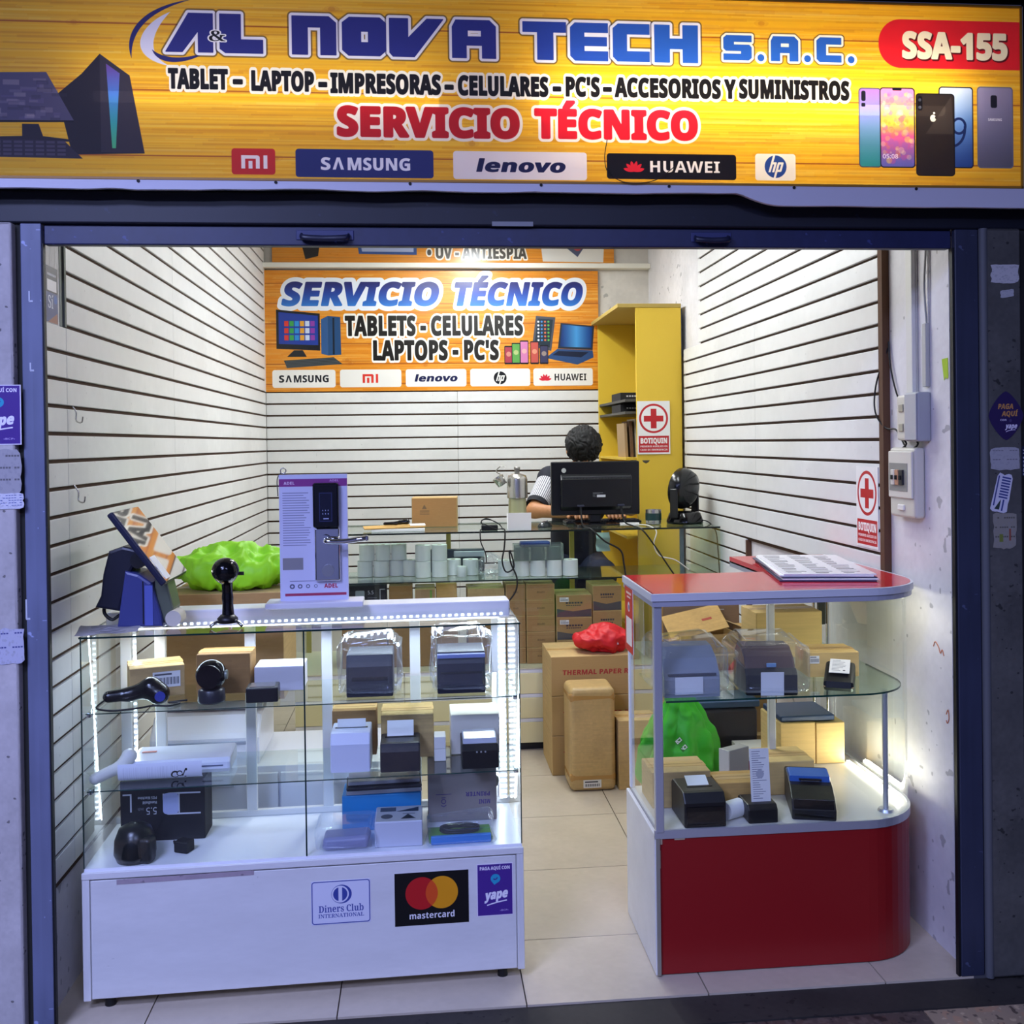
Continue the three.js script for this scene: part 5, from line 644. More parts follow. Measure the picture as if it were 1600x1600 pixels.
// red counter floor
receiptPrinter('square black receipt printer with a curled white slip in the red counter', [1.772, 0.4055, -0.20], { w: 0.122, h: 0.096, d: 0.15, pw: 0.52, ph: 0.052, pz: 0.012, lean: -1.15, face: M.blackGloss });
{ const t = receiptPrinter('small black printer with a long printed receipt in the red counter', [1.945, 0.4055, -0.185], { w: 0.088, h: 0.052, d: 0.10, paper: false }); const rc = print('receipt', 128, 320, (g) => { g.fillStyle = '#eceae8'; g.fillRect(0, 0, 128, 320); g.fillStyle = '#8a8a96'; for (let i = 0; i < 22; i++) g.fillRect(14, 16 + i * 13, 40 + 58 * hash3(i, 4, 4), 4); disc(g, 64, 150, 26, '#b0b0ba'); }); card('receipt', t, 0.058, 0.155, 0.001, rc, M.paper, 0.004, 0.124, 0.012, -0.12); mesh('paper_roll', C(0.026, 0.026, 0.06, 24).rotateZ(PI / 2), M.paper, t, -0.075, 0.026, -0.0, 0, 0.5, 0); }
receiptPrinter('black receipt printer with a blue lid in the red counter', [2.122, 0.4055, -0.235], { w: 0.125, h: 0.098, d: 0.20, ry: -0.25, prof: [[-0.10, 0], [0.10, 0], [0.105, 0.03], [0.085, 0.055], [0.03, 0.078], [-0.02, 0.086], [-0.10, 0.09]], lidMat: mat('#2f66b8', 0.3), pw: 0.42, ph: 0.075, pz: 0.018, lean: -1.45, lid: 0.92, face: M.blackGloss });
// red counter shelf
const film = (t, w, h, d, sd, y = 0) => { const g = new RoundedBoxGeometry(w, h, d, 14, Math.min(w, h, d) * 0.22), q = crumple(g, 0.018, 36, sd, (x, yy) => (yy < -h * 0.42 ? 0.05 : 1)); const f = toCreasedNormals(q, 0.22); mesh('plastic_wrap', f, M.film, t, 0, y + h / 2 + 0.006, 0); };
{ const t = receiptPrinter('grey label printer in a clear plastic bag on the shelf', [1.745, 0.7715, -0.235], { w: 0.165, h: 0.135, d: 0.17, mat: mat('#9aa1ab', 0.4), prof: [[-0.085, 0], [0.085, 0], [0.085, 0.05], [0.078, 0.07], [0.05, 0.105], [0.0, 0.13], [-0.05, 0.135], [-0.085, 0.11]], paper: false }); card('label_paper', t, 0.082, 0.05, 0.002, M.paper, M.paper, -0.01, 0.034, 0.088); bx('front_mouth', mat('#4a4e58', 0.4), t, -0.07, 0.07, 0.062, 0.068, 0.08, 0.088, 0.001); film(t, 0.20, 0.152, 0.21, 2); }
{ const t = receiptPrinter('black label printer with a brown lid in a clear bag', [1.985, 0.7715, -0.225], { w: 0.15, h: 0.125, d: 0.17, ry: -0.1, mat: M.black, prof: [[-0.085, 0], [0.085, 0], [0.085, 0.058], [0.07, 0.075], [-0.085, 0.075]], paper: false }); mesh('lid', prof([[-0.085, 0.075], [0.07, 0.075], [0.05, 0.105], [0.01, 0.128], [-0.05, 0.13], [-0.085, 0.10]], 0.145, 0.006), mat('#5c4a44', 0.15), t); card('label_paper', t, 0.066, 0.068, 0.002, M.paper, M.paper, 0.0, 0.034, 0.0905, 0.05); bx('logo_plate', mat('#7fa6cc', 0.4), t, -0.012, 0.016, 0.078, 0.09, 0.068, 0.075, 0.002); film(t, 0.20, 0.145, 0.21, 8); }
{ const t = thing('card_reader', 'black card reader with a white receipt on the glass shelf', 'card reader', [2.215, 0.771, -0.225], -0.45); mesh('body', prof([[-0.08, 0], [0.07, 0], [0.085, 0.012], [0.082, 0.03], [-0.06, 0.058], [-0.085, 0.045]], 0.085, 0.008), M.black, t); card('receipt', t, 0.058, 0.10, 0.001, print('slip', 96, 160, (g) => { g.fillStyle = '#f0eeea'; g.fillRect(0, 0, 96, 160); g.fillStyle = '#6a6a70'; for (let i = 0; i < 8; i++) g.fillRect(12, 18 + i * 16, 30 + 40 * hash3(i, 8, 4), 4); disc(g, 70, 130, 6, '#4a4a50'); }), M.paper, 0, 0.056, -0.01, -PI / 2 + 0.2); bx('gold_trim', mat('#a98a5a', 0.3), t, -0.043, 0.043, 0.012, 0.016, 0.07, 0.084, 0.002); }
// left case, top shelf
{ const t = thing('handheld_scanner', 'black handheld barcode scanner with its coiled cable', 'scanner', [0.165, Y1, -0.20], 0.25); const sk = flesh([[[-0.055, 0.028, 0, 0.016], [0.0, 0.03, 0.0, 0.018]], [[0.0, 0.03, 0, 0.018], [0.055, 0.045, 0.012, 0.028]], [[0.055, 0.045, 0.012, 0.028], [0.075, 0.03, 0.022, 0.03]]], 0.005, 0.012); mesh('body', sk, mat('#0f0f12', 0.22), t); mesh('window', C(0.014, 0.014, 0.004, 20).rotateX(PI / 2), mat('#39449c', 0.1), t, 0.078, 0.028, 0.052); mesh('cable', tube([[-0.06, 0.024, 0], [-0.085, 0.008, 0.03], [-0.05, 0.004, 0.06], [0.02, 0.004, 0.062], [0.06, 0.004, 0.05], [0.10, 0.004, 0.066], [0.13, 0.004, 0.045], [0.10, 0.004, 0.03], [0.15, 0.004, 0.02]], 0.0028, 80, 6), M.cable, t); }
{ const t = thing('omni_scanner', 'round black desktop scanner on a short cylinder base', 'scanner', [0.385, Y1, -0.205]); mesh('base', lathe([[0, 0], [0.036, 0], [0.038, 0.006], [0.036, 0.034], [0.026, 0.040], [0, 0.04]]), mat('#2a2a32', 0.3), t); mesh('head', new THREE.SphereGeometry(0.043, 32, 20).scale(1, 0.98, 0.85), M.blackGloss, t, 0, 0.076, 0); mesh('scan_window', T(C(0.033, 0.033, 0.01, 28), 0, 0, 0, PI / 2), mat('#05050a', 0.05), t, 0, 0.077, 0.034); mesh('side_button', T(C(0.013, 0.013, 0.006, 18), 0, 0, 0, 0, 0, PI / 2), mat('#7e8478', 0.3), t, 0.042, 0.076, 0.004); }
{ const t = thing('mini_scanner', 'little black square module with a grey glass top', 'scanner', [0.527, Y1, -0.205], 0.05); bx('body', mat('#15151a', 0.35), t, -0.044, 0.044, 0, 0.042, -0.035, 0.035, 0.004); bx('glass_top', mat('#6b6b70', 0.1), t, -0.034, 0.034, 0.042, 0.0435, -0.026, 0.026); }
{ const t = receiptPrinter('dark label printer in a crinkled clear bag near the case middle', [0.825, Y1, -0.265], { w: 0.132, h: 0.118, d: 0.14, mat: mat('#232630', 0.4), paper: false }); bx('front_mouth', M.blackGloss, t, -0.05, 0.05, 0.045, 0.056, 0.066, 0.072, 0.001); film(t, 0.165, 0.150, 0.18, 12); }
{ const t = receiptPrinter('tall dark printer in a crinkled clear bag at the right of the case', [1.085, Y1, -0.27], { w: 0.138, h: 0.118, d: 0.14, mat: mat('#1d2030', 0.35), paper: false }); bx('blue_band', mat('#7d8cc8', 0.4), t, -0.069, 0.069, 0.100, 0.112, -0.02, 0.074, 0.003); bx('front_mouth', M.blackGloss, t, -0.06, 0.06, 0.056, 0.062, 0.068, 0.073, 0.001); film(t, 0.168, 0.165, 0.18, 23); }
// left case, middle shelf
receiptPrinter('pale blue white receipt printer on the middle shelf', [0.768, Y2, -0.255], { w: 0.112, h: 0.108, d: 0.13, mat: mat('#d6daf0', 0.35), pw: 0.72, ph: 0.03, pz: 0.0, lean: -0.25 });
receiptPrinter('dark square receipt printer with white paper on the middle shelf', [0.908, Y2, -0.235], { w: 0.112, h: 0.078, d: 0.12, mat: mat('#1c1d28', 0.35), pw: 0.68, ph: 0.052, pz: -0.015, lean: -0.5 });
{ const t = receiptPrinter('black receipt printer with a grey lid on the middle shelf', [1.135, Y2, -0.235], { w: 0.105, h: 0.086, d: 0.12, buttons: true, paper: false, prof: [[-0.06, 0], [0.06, 0], [0.06, 0.05], [0.045, 0.066], [-0.06, 0.07]] }); mesh('lid', prof([[-0.058, 0.066], [0.05, 0.058], [0.03, 0.078], [-0.01, 0.086], [-0.05, 0.082]], 0.098, 0.004), mat('#b2b5c8', 0.2), t); }
for (let i = 0; i < 2; i++) { const t = thing('ink_box', ['upper', 'lower'][i] + ' white little box between the two receipt printers', 'box', [1.022, Y2 + (1 - i) * 0.0355, -0.285]); bx('body', mat('#e8e6e0', 0.5), t, -0.017, 0.017, 0, 0.035, -0.03, 0.03, 0.002); }
{ const t = thing('plotter', 'white roll feed device with a curled printed sheet on the middle shelf', 'printer', [0.285, Y2, -0.30], 0.04); mesh('body', prof([[-0.07, 0], [0.06, 0], [0.07, 0.012], [0.07, 0.03], [0.055, 0.040], [-0.07, 0.043]], 0.28, 0.008), mat('#dfe4f0', 0.25), t); bx('slot', mat('#5a6280', 0.4), t, -0.12, 0.12, 0.020, 0.023, 0.066, 0.072); mesh('red_mark', B(0.04, 0.001, 0.012), mat('#c87868', 0.6), t, -0.10, 0.0432, -0.02); }
{ const t = thing('printed_sheet', 'curled white sheet printed with black curls on the middle shelf', 'paper', [0.245, Y2, -0.205], 0.04); const m = print('roll', 512, 128, (g) => { g.fillStyle = '#dcdfee'; g.fillRect(0, 0, 512, 128); for (let i = 0; i < 26; i++) { g.globalAlpha = 0.4; g.fillStyle = '#a4a8bc'; g.fillRect(30 + i * 13 + 6 * hash3(i, 2, 2), 20, 1 + 3 * hash3(i, 3, 2), 90); } g.globalAlpha = 1; g.strokeStyle = '#141418'; g.lineWidth = 9; g.beginPath(); g.arc(348, 74, 22, 0.8, 5.4); g.stroke(); g.lineWidth = 6; g.beginPath(); g.arc(376, 66, 16, 0, 6); g.moveTo(392, 84); g.lineTo(410, 44); g.stroke(); disc(g, 416, 42, 7, '#141418'); disc(g, 408, 92, 6, '#141418'); }); const g = new THREE.PlaneGeometry(0.225, 0.075, 2, 16), p = g.attributes.position; for (let i = 0; i < p.count; i++) { const a = (p.getY(i) + 0.0375) / 0.034; p.setXYZ(i, p.getX(i), 0.001 + 0.034 * (1 - Math.cos(a)) * 0.9, 0.034 * Math.sin(a) * 0.6); } g.computeVertexNormals(); m.side = THREE.DoubleSide; mesh('sheet', g, m, t); }
{ const t = thing('white_gun_scanner', 'white barcode scanner lying at the left end of the middle shelf', 'scanner', [0.112, Y2, -0.20], 0.7); mesh('body', flesh([[[-0.045, 0.018, 0, 0.016], [0.03, 0.035, 0, 0.017]], [[0.03, 0.035, 0, 0.017], [0.055, 0.055, -0.01, 0.021]]], 0.005, 0.01), mat('#dcdcd6', 0.35), t); }
// left case, floor
{ const t = thing('black_camera', 'round black dome camera in front of the black carton', 'camera', [0.182, Y0, -0.165], -0.2); mesh('body', J(lathe([[0, 0], [0.048, 0], [0.056, 0.02], [0.054, 0.055], [0.042, 0.086], [0.02, 0.098], [0, 0.10]])), mat('#1b1e1d', 0.28), t); mesh('bracket', B(0.055, 0.07, 0.045, 0.012), mat('#222524', 0.35), t, 0.035, 0.035, 0.018); }
{ const t = thing('power_adapter', 'small black plug adapter lying on the case floor', 'adapter', [0.305, Y0, -0.20], -0.4); bx('body', M.blackMatte, t, -0.022, 0.022, 0, 0.032, -0.018, 0.018, 0.004); mesh('cord', tube([[-0.02, 0.02, 0], [-0.04, 0.02, -0.01], [-0.055, 0.004, -0.03]], 0.0025, 14, 6), M.cable, t); }
{ const t = thing('wrapped_roll', 'glossy plastic wrapped bundle on the case floor', 'bundle', [0.755, Y0, -0.19]); mesh('core', crumple(new RoundedBoxGeometry(0.12, 0.026, 0.09, 8, 0.010), 0.010, 22, 5), mat('#8d90b8', 0.35), t, 0, 0.021, 0); film(t, 0.15, 0.06, 0.12, 31); }
{ const t = thing('cable_pack', 'blue and green blister pack with black cable on the case floor', 'cable pack', [1.075, Y0, -0.20], 0.04); bx('tray', mat('#5c9a34', 0.4), t, -0.09, 0.09, 0, 0.012, -0.06, 0.03, 0.002); bx('blue_front', mat('#2f86d8', 0.3), t, -0.085, 0.085, 0.0, 0.024, 0.032, 0.045, 0.003); mesh('cable', tube(Array.from({ length: 36 }, (_, i) => [0.055 * Math.cos(i * 0.8), 0.022 + 0.004 * Math.sin(i), -0.015 + 0.024 * Math.sin(i * 0.8)]), 0.004, 180, 6), M.cable, t); film(t, 0.18, 0.05, 0.11, 44); }
{ const t = thing('key_fob', 'small grey key fob hanging at the right post of the case', 'key fob', [1.192, 0.465, -0.42]); mesh('fob', new THREE.SphereGeometry(0.016, 16, 12).scale(0.8, 1.2, 0.5), mat('#5a6060', 0.3), t); mesh('cord', tube([[0, 0.018, 0], [0.002, 0.05, 0], [0, 0.10, -0.004]], 0.0015, 10, 5), M.cable, t); }

// ================================================================ ON THE LEFT CASE
{
  const t = thing('pos_terminal', 'dark blue touch screen till on the display case', 'till', [0.19, 1.0045, -0.288], PI / 2);   // its front looks along the case
  const bl = mat('#3c437e', 0.35), dk = mat('#141729', 0.4); mesh('pedestal', prof([[-0.066, 0], [0.06, 0], [0.056, 0.03], [0.03, 0.125], [-0.005, 0.15], [-0.042, 0.16]], 0.125, 0.008), bl, t); bx('groove', dk, t, -0.0645, -0.0625, 0.01, 0.13, 0.006, 0.009); bx('light_panel', mat('#5b66b4', 0.3), t, -0.0645, -0.0625, 0.006, 0.118, 0.012, 0.034);
  mesh('rear_shell', prof([[-0.128, 0.058], [-0.06, 0.045], [-0.03, 0.15], [-0.0, 0.215], [-0.05, 0.228], [-0.088, 0.215], [-0.105, 0.15], [-0.112, 0.09]], 0.105, 0.008), dk, t); mesh('hinge', C(0.022, 0.022, 0.12, 20).rotateZ(PI / 2), mat('#0e0f16', 0.4), t, 0, 0.188, -0.006);
  const s = mesh('screen', B(0.25, 0.245, 0.018, 0.005), mat('#191d38', 0.35), t, 0, 0.226, 0.008, -0.624); mesh('screen_glass', B(0.243, 0.238, 0.002), mat('#b9b5b2', 0.03, { metalness: 0.9 }), s, 0, 0, 0.0098); card('sticker', s, 0.05, 0.075, 0.001, M.paper, M.paper, -0.085, -0.075, 0.0112);
  mesh('receipt_unit', prof([[0.03, 0.01], [0.075, 0.01], [0.085, 0.05], [0.066, 0.135], [0.035, 0.14]], 0.09, 0.006), mat('#596050', 0.4), t); mesh('paper_roll', C(0.022, 0.022, 0.06, 20).rotateZ(PI / 2), mat('#c9c2b2', 0.8), t, -0.03, 0.0225, 0.088); mesh('power_lead', tube([[-0.02, 0.06, -0.112], [-0.02, 0.035, -0.11], [-0.02, 0.018, -0.09], [-0.02, 0.03, -0.07]], 0.005, 24, 6), M.cable, t);
}
{
  const t = thing('stand_scanner', 'black hands free barcode scanner on a tripod stand', 'scanner', [0.432, 1.0045, -0.205]);
  mesh('head', flesh([[[0, 0.158, 0.02, 0.034], [0, 0.162, -0.02, 0.026]], [[0, 0.158, 0.02, 0.034], [0, 0.13, 0.0, 0.017]]], 0.005, 0.015), M.blackGloss, t); mesh('handle', flesh([[[0, 0.135, 0, 0.016], [0, 0.08, -0.005, 0.0135]], [[0, 0.08, -0.005, 0.0135], [0.002, 0.03, 0, 0.017]]], 0.005, 0.01), mat('#0c0c0f', 0.2), t); mesh('cradle', lathe([[0, 0.012], [0.03, 0.012], [0.028, 0.024], [0.018, 0.034], [0, 0.036]]), M.black, t); mesh('tag', B(0.022, 0.01, 0.002), mat('#2b2d28', 0.5), t, 0.036, 0.148, 0.0);
  for (const a of [0.5, 2.6, 4.7]) { const g = tube([[0.016 * Math.cos(a), 0.02, 0.016 * Math.sin(a)], [0.034 * Math.cos(a), 0.015, 0.034 * Math.sin(a)], [0.05 * Math.cos(a), 0.005, 0.05 * Math.sin(a)]], 0.005, 12, 8); mesh('leg', g, M.chrome, t); }
}
{
  const t = thing('smart_lock_display', 'upright display board with a door lock and chrome handle', 'display stand', [0.657, 1.0295, -0.372], 0.015);
  const pm = canvas(400, 760, (g) => { g.fillStyle = '#cfd0ea'; g.fillRect(0, 0, 400, 760); g.fillStyle = '#8a3a86'; g.fillRect(0, 26, 400, 46); txt(g, 'ADEL', 28, 92, 60, 18, '#e6cfe6'); txt(g, 'ADEL', 296, 352, 44, 12, '#d8a8d4'); g.fillStyle = '#8a8aa8'; for (let i = 0; i < 22; i++) g.fillRect(20, 108 + i * 15, 120 + 46 * hash3(i, 3, 8), 5); g.fillStyle = '#8c8a90'; g.fillRect(16, 502, 120, 72); for (let i = 0; i < 4; i++) { disc(g, 70 + i * 46, 674, 15 - i * 1.6, '#5c5e78'); disc(g, 70 + i * 46, 674, 7, '#cfd0ea'); } g.fillStyle = '#8a8aa8'; g.fillRect(56, 640, 150, 5); txt(g, 'ADEL', 258, 338, 686, 24, '#b02848', { heavy: 4 }); g.fillStyle = '#a83a5c'; g.fillRect(28, 716, 360, 16); });
  bx('base', mat('#dddbe4', 0.35), t, -0.14, 0.145, 0, 0.018, -0.045, 0.055, 0.004); card('board', t, 0.20, 0.375, 0.02, printMat(pm, 0.3), mat('#c9cbe6', 0.3), 0, 0.2055, 0);
  bx('lock_plate', M.chrome, t, 0.003, 0.078, 0.075, 0.235, 0.010, 0.026, 0.006); const kp = bx('keypad', mat('#0c0d14', 0.15), t, 0.0, 0.076, 0.235, 0.368, 0.010, 0.034, 0.006); card('keys', kp, 0.042, 0.09, 0.001, printMat(canvas(96, 200, (g) => { g.fillStyle = '#14172c'; g.fillRect(0, 0, 96, 200); g.strokeStyle = '#3a4068'; g.lineWidth = 3; g.strokeRect(8, 8, 80, 184); g.fillStyle = '#aab0d0'; for (let i = 0; i < 6; i++) g.fillRect(26 + (i % 3) * 18, 118 + Math.floor(i / 3) * 22, 5, 8); g.fillRect(32, 172, 36, 8); }), 0.2), M.black, 0, -0.005, 0.0125);
  const hd = mesh('handle', C(0.016, 0.018, 0.02, 20).rotateX(PI / 2), M.chrome, t, 0.036, 0.198, 0.034); mesh('lever', tube([[0, 0, 0.01], [0.004, 0, 0.028], [0.04, -0.002, 0.032], [0.10, 0.004, 0.03], [0.118, 0.006, 0.026]], 0.0085, 40, 12), M.chrome, hd); mesh('lever_tip', B(0.02, 0.018, 0.016, 0.005), M.chrome, hd, 0.118, 0.006, 0.024); mesh('cylinder', C(0.018, 0.018, 0.01, 24).rotateX(PI / 2), mat('#b9bcc4', 0.25, { metalness: 0.8 }), t, 0.042, 0.108, 0.03);
  mesh('key_ring', new THREE.TorusGeometry(0.008, 0.0018, 8, 20), M.steel, t, -0.088, 0.405, 0); mesh('ring_cord', tube([[-0.094, 0.40, 0], [-0.104, 0.385, 0.004], [-0.103, 0.33, 0.012]], 0.0015, 12, 5), mat('#3a3a3c', 0.6), t);
}
{ const t = thing('newspaper', 'crumpled grey printed paper on the left end of the case', 'paper', [0.115, 1.0045, -0.185], 0.2); const g = new THREE.PlaneGeometry(0.16, 0.15, 24, 24).rotateX(-PI / 2), p = g.attributes.position; for (let i = 0; i < p.count; i++) p.setY(i, 0.003 + 0.012 * Math.pow(fbm(p.getX(i) * 22, p.getZ(i) * 22, 4, 2), 2)); g.computeVertexNormals(); mesh('sheet', g, new THREE.MeshStandardMaterial({ roughness: 0.8, side: THREE.DoubleSide, map: canvas(128, 128, (q) => { q.fillStyle = '#a5a3a6'; q.fillRect(0, 0, 128, 128); for (let i = 0; i < 9; i++) { q.fillStyle = i % 3 ? '#6c6a70' : '#3c3a40'; q.fillRect(20 + 30 * hash3(i, 1, 5), 12 + i * 12, 40 + 30 * hash3(i, 2, 5), 4); } }) }), t); }

// ================================================================ ON AND IN THE REAR COUNTER
const YD = 1.0795, ZR = 0.841;
{
  const t = thing('monitor', 'black flat monitor seen from behind on the rear counter', 'monitor', [1.875, YD, -2.45]);
  mesh('foot', prof([[-0.085, 0], [0.085, 0], [0.08, 0.008], [-0.08, 0.012]], 0.22, 0.003), M.blackGloss, t); bx('neck', M.black, t, -0.03, 0.03, 0.01, 0.11, -0.035, -0.015, 0.005);
  bx('back_shell', mat('#101216', 0.3), t, -0.231, 0.231, 0.05, 0.327, -0.03, 0.0, 0.006); mesh('back_bulge', prof([[0, 0.075], [0.03, 0.095], [0.034, 0.235], [0, 0.262]], 0.37, 0.006), mat('#131519', 0.32), t); bx('vent_ridge', mat('#3a3c40', 0.4), t, -0.175, 0.185, 0.232, 0.252, 0.012, 0.026, 0.003); for (let i = 0; i < 22; i++) mesh('vent_fin', B(0.003, 0.016, 0.003), M.black, t, -0.165 + i * 0.0162, 0.238, 0.0275);
  card('maker_label', t, 0.075, 0.034, 0.001, printMat(canvas(128, 60, (g) => { g.fillStyle = '#101216'; g.fillRect(0, 0, 128, 60); g.fillStyle = '#cfd2d4'; g.fillRect(44, 28, 76, 22); g.fillStyle = '#7c8084'; g.fillRect(8, 8, 90, 4); g.fillRect(8, 18, 60, 3); g.fillRect(8, 30, 20, 3); g.fillRect(8, 40, 24, 3); }), 0.4), M.black, 0.012, 0.155, 0.0345);
  mesh('round_sticker', C(0.012, 0.012, 0.001, 24).rotateX(PI / 2), mat('#c9ccc8', 0.3), t, -0.165, 0.282, 0.0006); for (const x of [-0.085, 0.125]) { const p = bx('connector', mat('#2a2d40', 0.4), t, x - 0.018, x + 0.018, 0.095, 0.106, 0.02, 0.045, 0.003); mesh('plug', C(0.007, 0.006, 0.04, 12), M.blackMatte, p, 0, -0.02, 0.004); }
}
carton('desk_carton', 'closed carton standing on the rear counter', [0.932, 1.165], [YD, 1.231], [-2.66, -2.50], { ry: -0.06, front: print('desk', 256, 166, (g, w, h) => { cardBg(g, w, h, '#b48650'); poly(g, [[56, 62], [70, 36], [84, 62]], '#7d6448'); g.fillStyle = '#7d6448'; for (let i = 0; i < 4; i++) g.fillRect(44, 70 + i * 7, 54, 3); }) });
{ const t = thing('paper_pile', 'flat pile of brown and white papers on the rear counter', 'papers', [0.85, YD, -2.36], 0.03); bx('white_sheets', M.paper, t, -0.12, 0.14, 0, 0.014, -0.09, 0.09, 0.002); mesh('brown_board', muv(B(0.30, 0.005, 0.17), 1.3), M.cardPale, t, -0.01, 0.0185, 0, 0, 0.06, 0.02); bx('white_slip', M.paper, t, 0.07, 0.145, 0.024, 0.028, -0.05, 0.05); }
{ const t = thing('folded_gadget', 'black folded object lying on the pile of papers', 'gadget', [0.85, YD + 0.0225, -2.35]); mesh('body', flesh([[[-0.055, 0.012, 0, 0.008], [0.0, 0.013, 0, 0.009]], [[0.02, 0.017, 0, 0.010], [0.055, 0.02, 0, 0.014]], [[0, 0.013, 0, 0.008], [0.02, 0.017, 0, 0.010]]], 0.004, 0.006), M.blackGloss, t); }
{ const t = thing('metal_flask', 'steel and clear flask with a hanging cup on the rear counter', 'flask', [1.468, YD, -2.45]); mesh('lower_body', lathe([[0, 0], [0.046, 0], [0.048, 0.008], [0.046, 0.13], [0.044, 0.145]]), mat('#b7b58a', 0.15, { metalness: 0.2 }), t); mesh('upper_body', lathe([[0.052, 0.145], [0.054, 0.15], [0.053, 0.24], [0.046, 0.262], [0.016, 0.272], [0, 0.273]]), M.steel, t); mesh('nozzle', lathe([[0.013, 0.272], [0.013, 0.29], [0.016, 0.292], [0.016, 0.305], [0, 0.306]], 16), mat('#8d8a84', 0.4, { metalness: 0.7 }), t); const c = mesh('cup', lathe([[0, 0], [0.024, 0], [0.03, 0.045], [0.027, 0.045], [0.022, 0.003], [0, 0.003]]), M.steel, t, -0.078, 0.215, 0.02, 0.1, 0, 0.55); mesh('handle', tube([[0.02, 0.05, 0], [0.01, 0.075, 0], [0.04, 0.085, 0], [0.06, 0.07, 0]], 0.003, 20, 6), M.steel, c); }
{ const t = thing('paper_card', 'white folded paper card at the front edge of the rear counter', 'card', [1.455, YD, -2.235], 0.05); mesh('card', prof([[-0.02, 0], [0.014, 0], [0.02, 0.085], [0.016, 0.085], [0.010, 0.004], [-0.016, 0.004], [-0.03, 0.08], [-0.034, 0.08]], 0.115), M.paper, t); }
{ const t = thing('cable_bundle', 'tangle of black cables with a small adapter on the counter edge', 'cables', [1.32, YD, -2.25]); bx('adapter', M.blackMatte, t, -0.05, 0.03, 0, 0.026, -0.02, 0.02, 0.004); mesh('loop', tube([[-0.04, 0.02, 0.0], [-0.05, 0.05, 0.01], [-0.02, 0.055, 0.02], [0.03, 0.035, 0.01], [0.05, 0.01, 0.02], [0.02, 0.008, 0.03], [-0.03, 0.03, 0.03], [-0.055, 0.04, 0.03], [-0.03, 0.06, 0.02], [0.04, 0.03, 0.04]], 0.0025, 90, 6), M.cable, t); }
{ const t = thing('desk_fan', 'black round desk fan on the right end of the rear counter', 'fan', [2.335, YD, -2.42], -2.4); t.scale.setScalar(1.08); mesh('base', lathe([[0, 0], [0.085, 0], [0.088, 0.012], [0.074, 0.05], [0.06, 0.06], [0, 0.062]]), M.blackGloss, t); bx('arm', M.black, t, -0.10, -0.085, 0.03, 0.17, -0.02, 0.02, 0.006); bx('arm', M.black, t, 0.085, 0.10, 0.03, 0.17, -0.02, 0.02, 0.006); const h = mesh('housing', lathe([[0, -0.05], [0.05, -0.048], [0.085, -0.03], [0.098, 0.0], [0.098, 0.03], [0.09, 0.034], [0.088, 0.0], [0.07, -0.03], [0, -0.04]], 40), mat('#121316', 0.2), t, 0, 0.165, 0, PI / 2 - 0.15); for (let i = 0; i < 6; i++) mesh('grille_ring', new THREE.TorusGeometry(0.018 + i * 0.0145, 0.0016, 6, 40).rotateX(PI / 2), M.black, h, 0, 0.03, 0); for (let i = 0; i < 3; i++) mesh('blade', T(B(0.07, 0.003, 0.045, 0.001), 0.042, 0, 0, 0.4).rotateY((i * 2 * PI) / 3), M.darkGrey, h, 0, 0.005, 0); mesh('hub', C(0.018, 0.02, 0.03, 18), M.blackGloss, h, 0, 0.015, 0); }
{ const t = thing('steel_mug', 'steel mug with a dark green band beside the fan', 'mug', [2.165, YD, -2.40]); mesh('body', lathe([[0, 0], [0.036, 0], [0.039, 0.005], [0.04, 0.076], [0.037, 0.076], [0.035, 0.006], [0, 0.006]]), M.steel, t); mesh('band', lathe([[0.0405, 0.022], [0.0412, 0.024], [0.0412, 0.056], [0.0405, 0.058]]), mat('#1f3d3a', 0.3), t); }
{ const t = thing('keyboard', 'black keyboard lying in front of the seated person', 'keyboard', [1.93, YD, -2.585]); bx('case', M.black, t, -0.20, 0.20, 0, 0.012, -0.065, 0.065, 0.003); for (let r = 0; r < 5; r++) for (let c = 0; c < 16; c++) mesh('key', new THREE.BoxGeometry(0.02, 0.005, 0.02), M.blackMatte, t, -0.18 + c * 0.024, 0.014, -0.048 + r * 0.024); }
{ const t = thing('computer_mouse', 'dark computer mouse on the counter left of the monitor', 'mouse', [1.60, YD, -2.38], -0.6); mesh('body', new THREE.SphereGeometry(1, 24, 14, 0, 2 * PI, 0, PI / 2).scale(0.032, 0.03, 0.052), mat('#23282a', 0.25), t); mesh('wheel', C(0.006, 0.006, 0.005, 14).rotateZ(PI / 2), M.grey, t, 0, 0.026, -0.026); }
{ const t = thing('loose_sheet', 'white sheets lying right of the monitor foot', 'papers', [2.05, YD, -2.45], -0.2); bx('sheet', M.paper, t, -0.05, 0.05, 0, 0.004, -0.05, 0.05); }
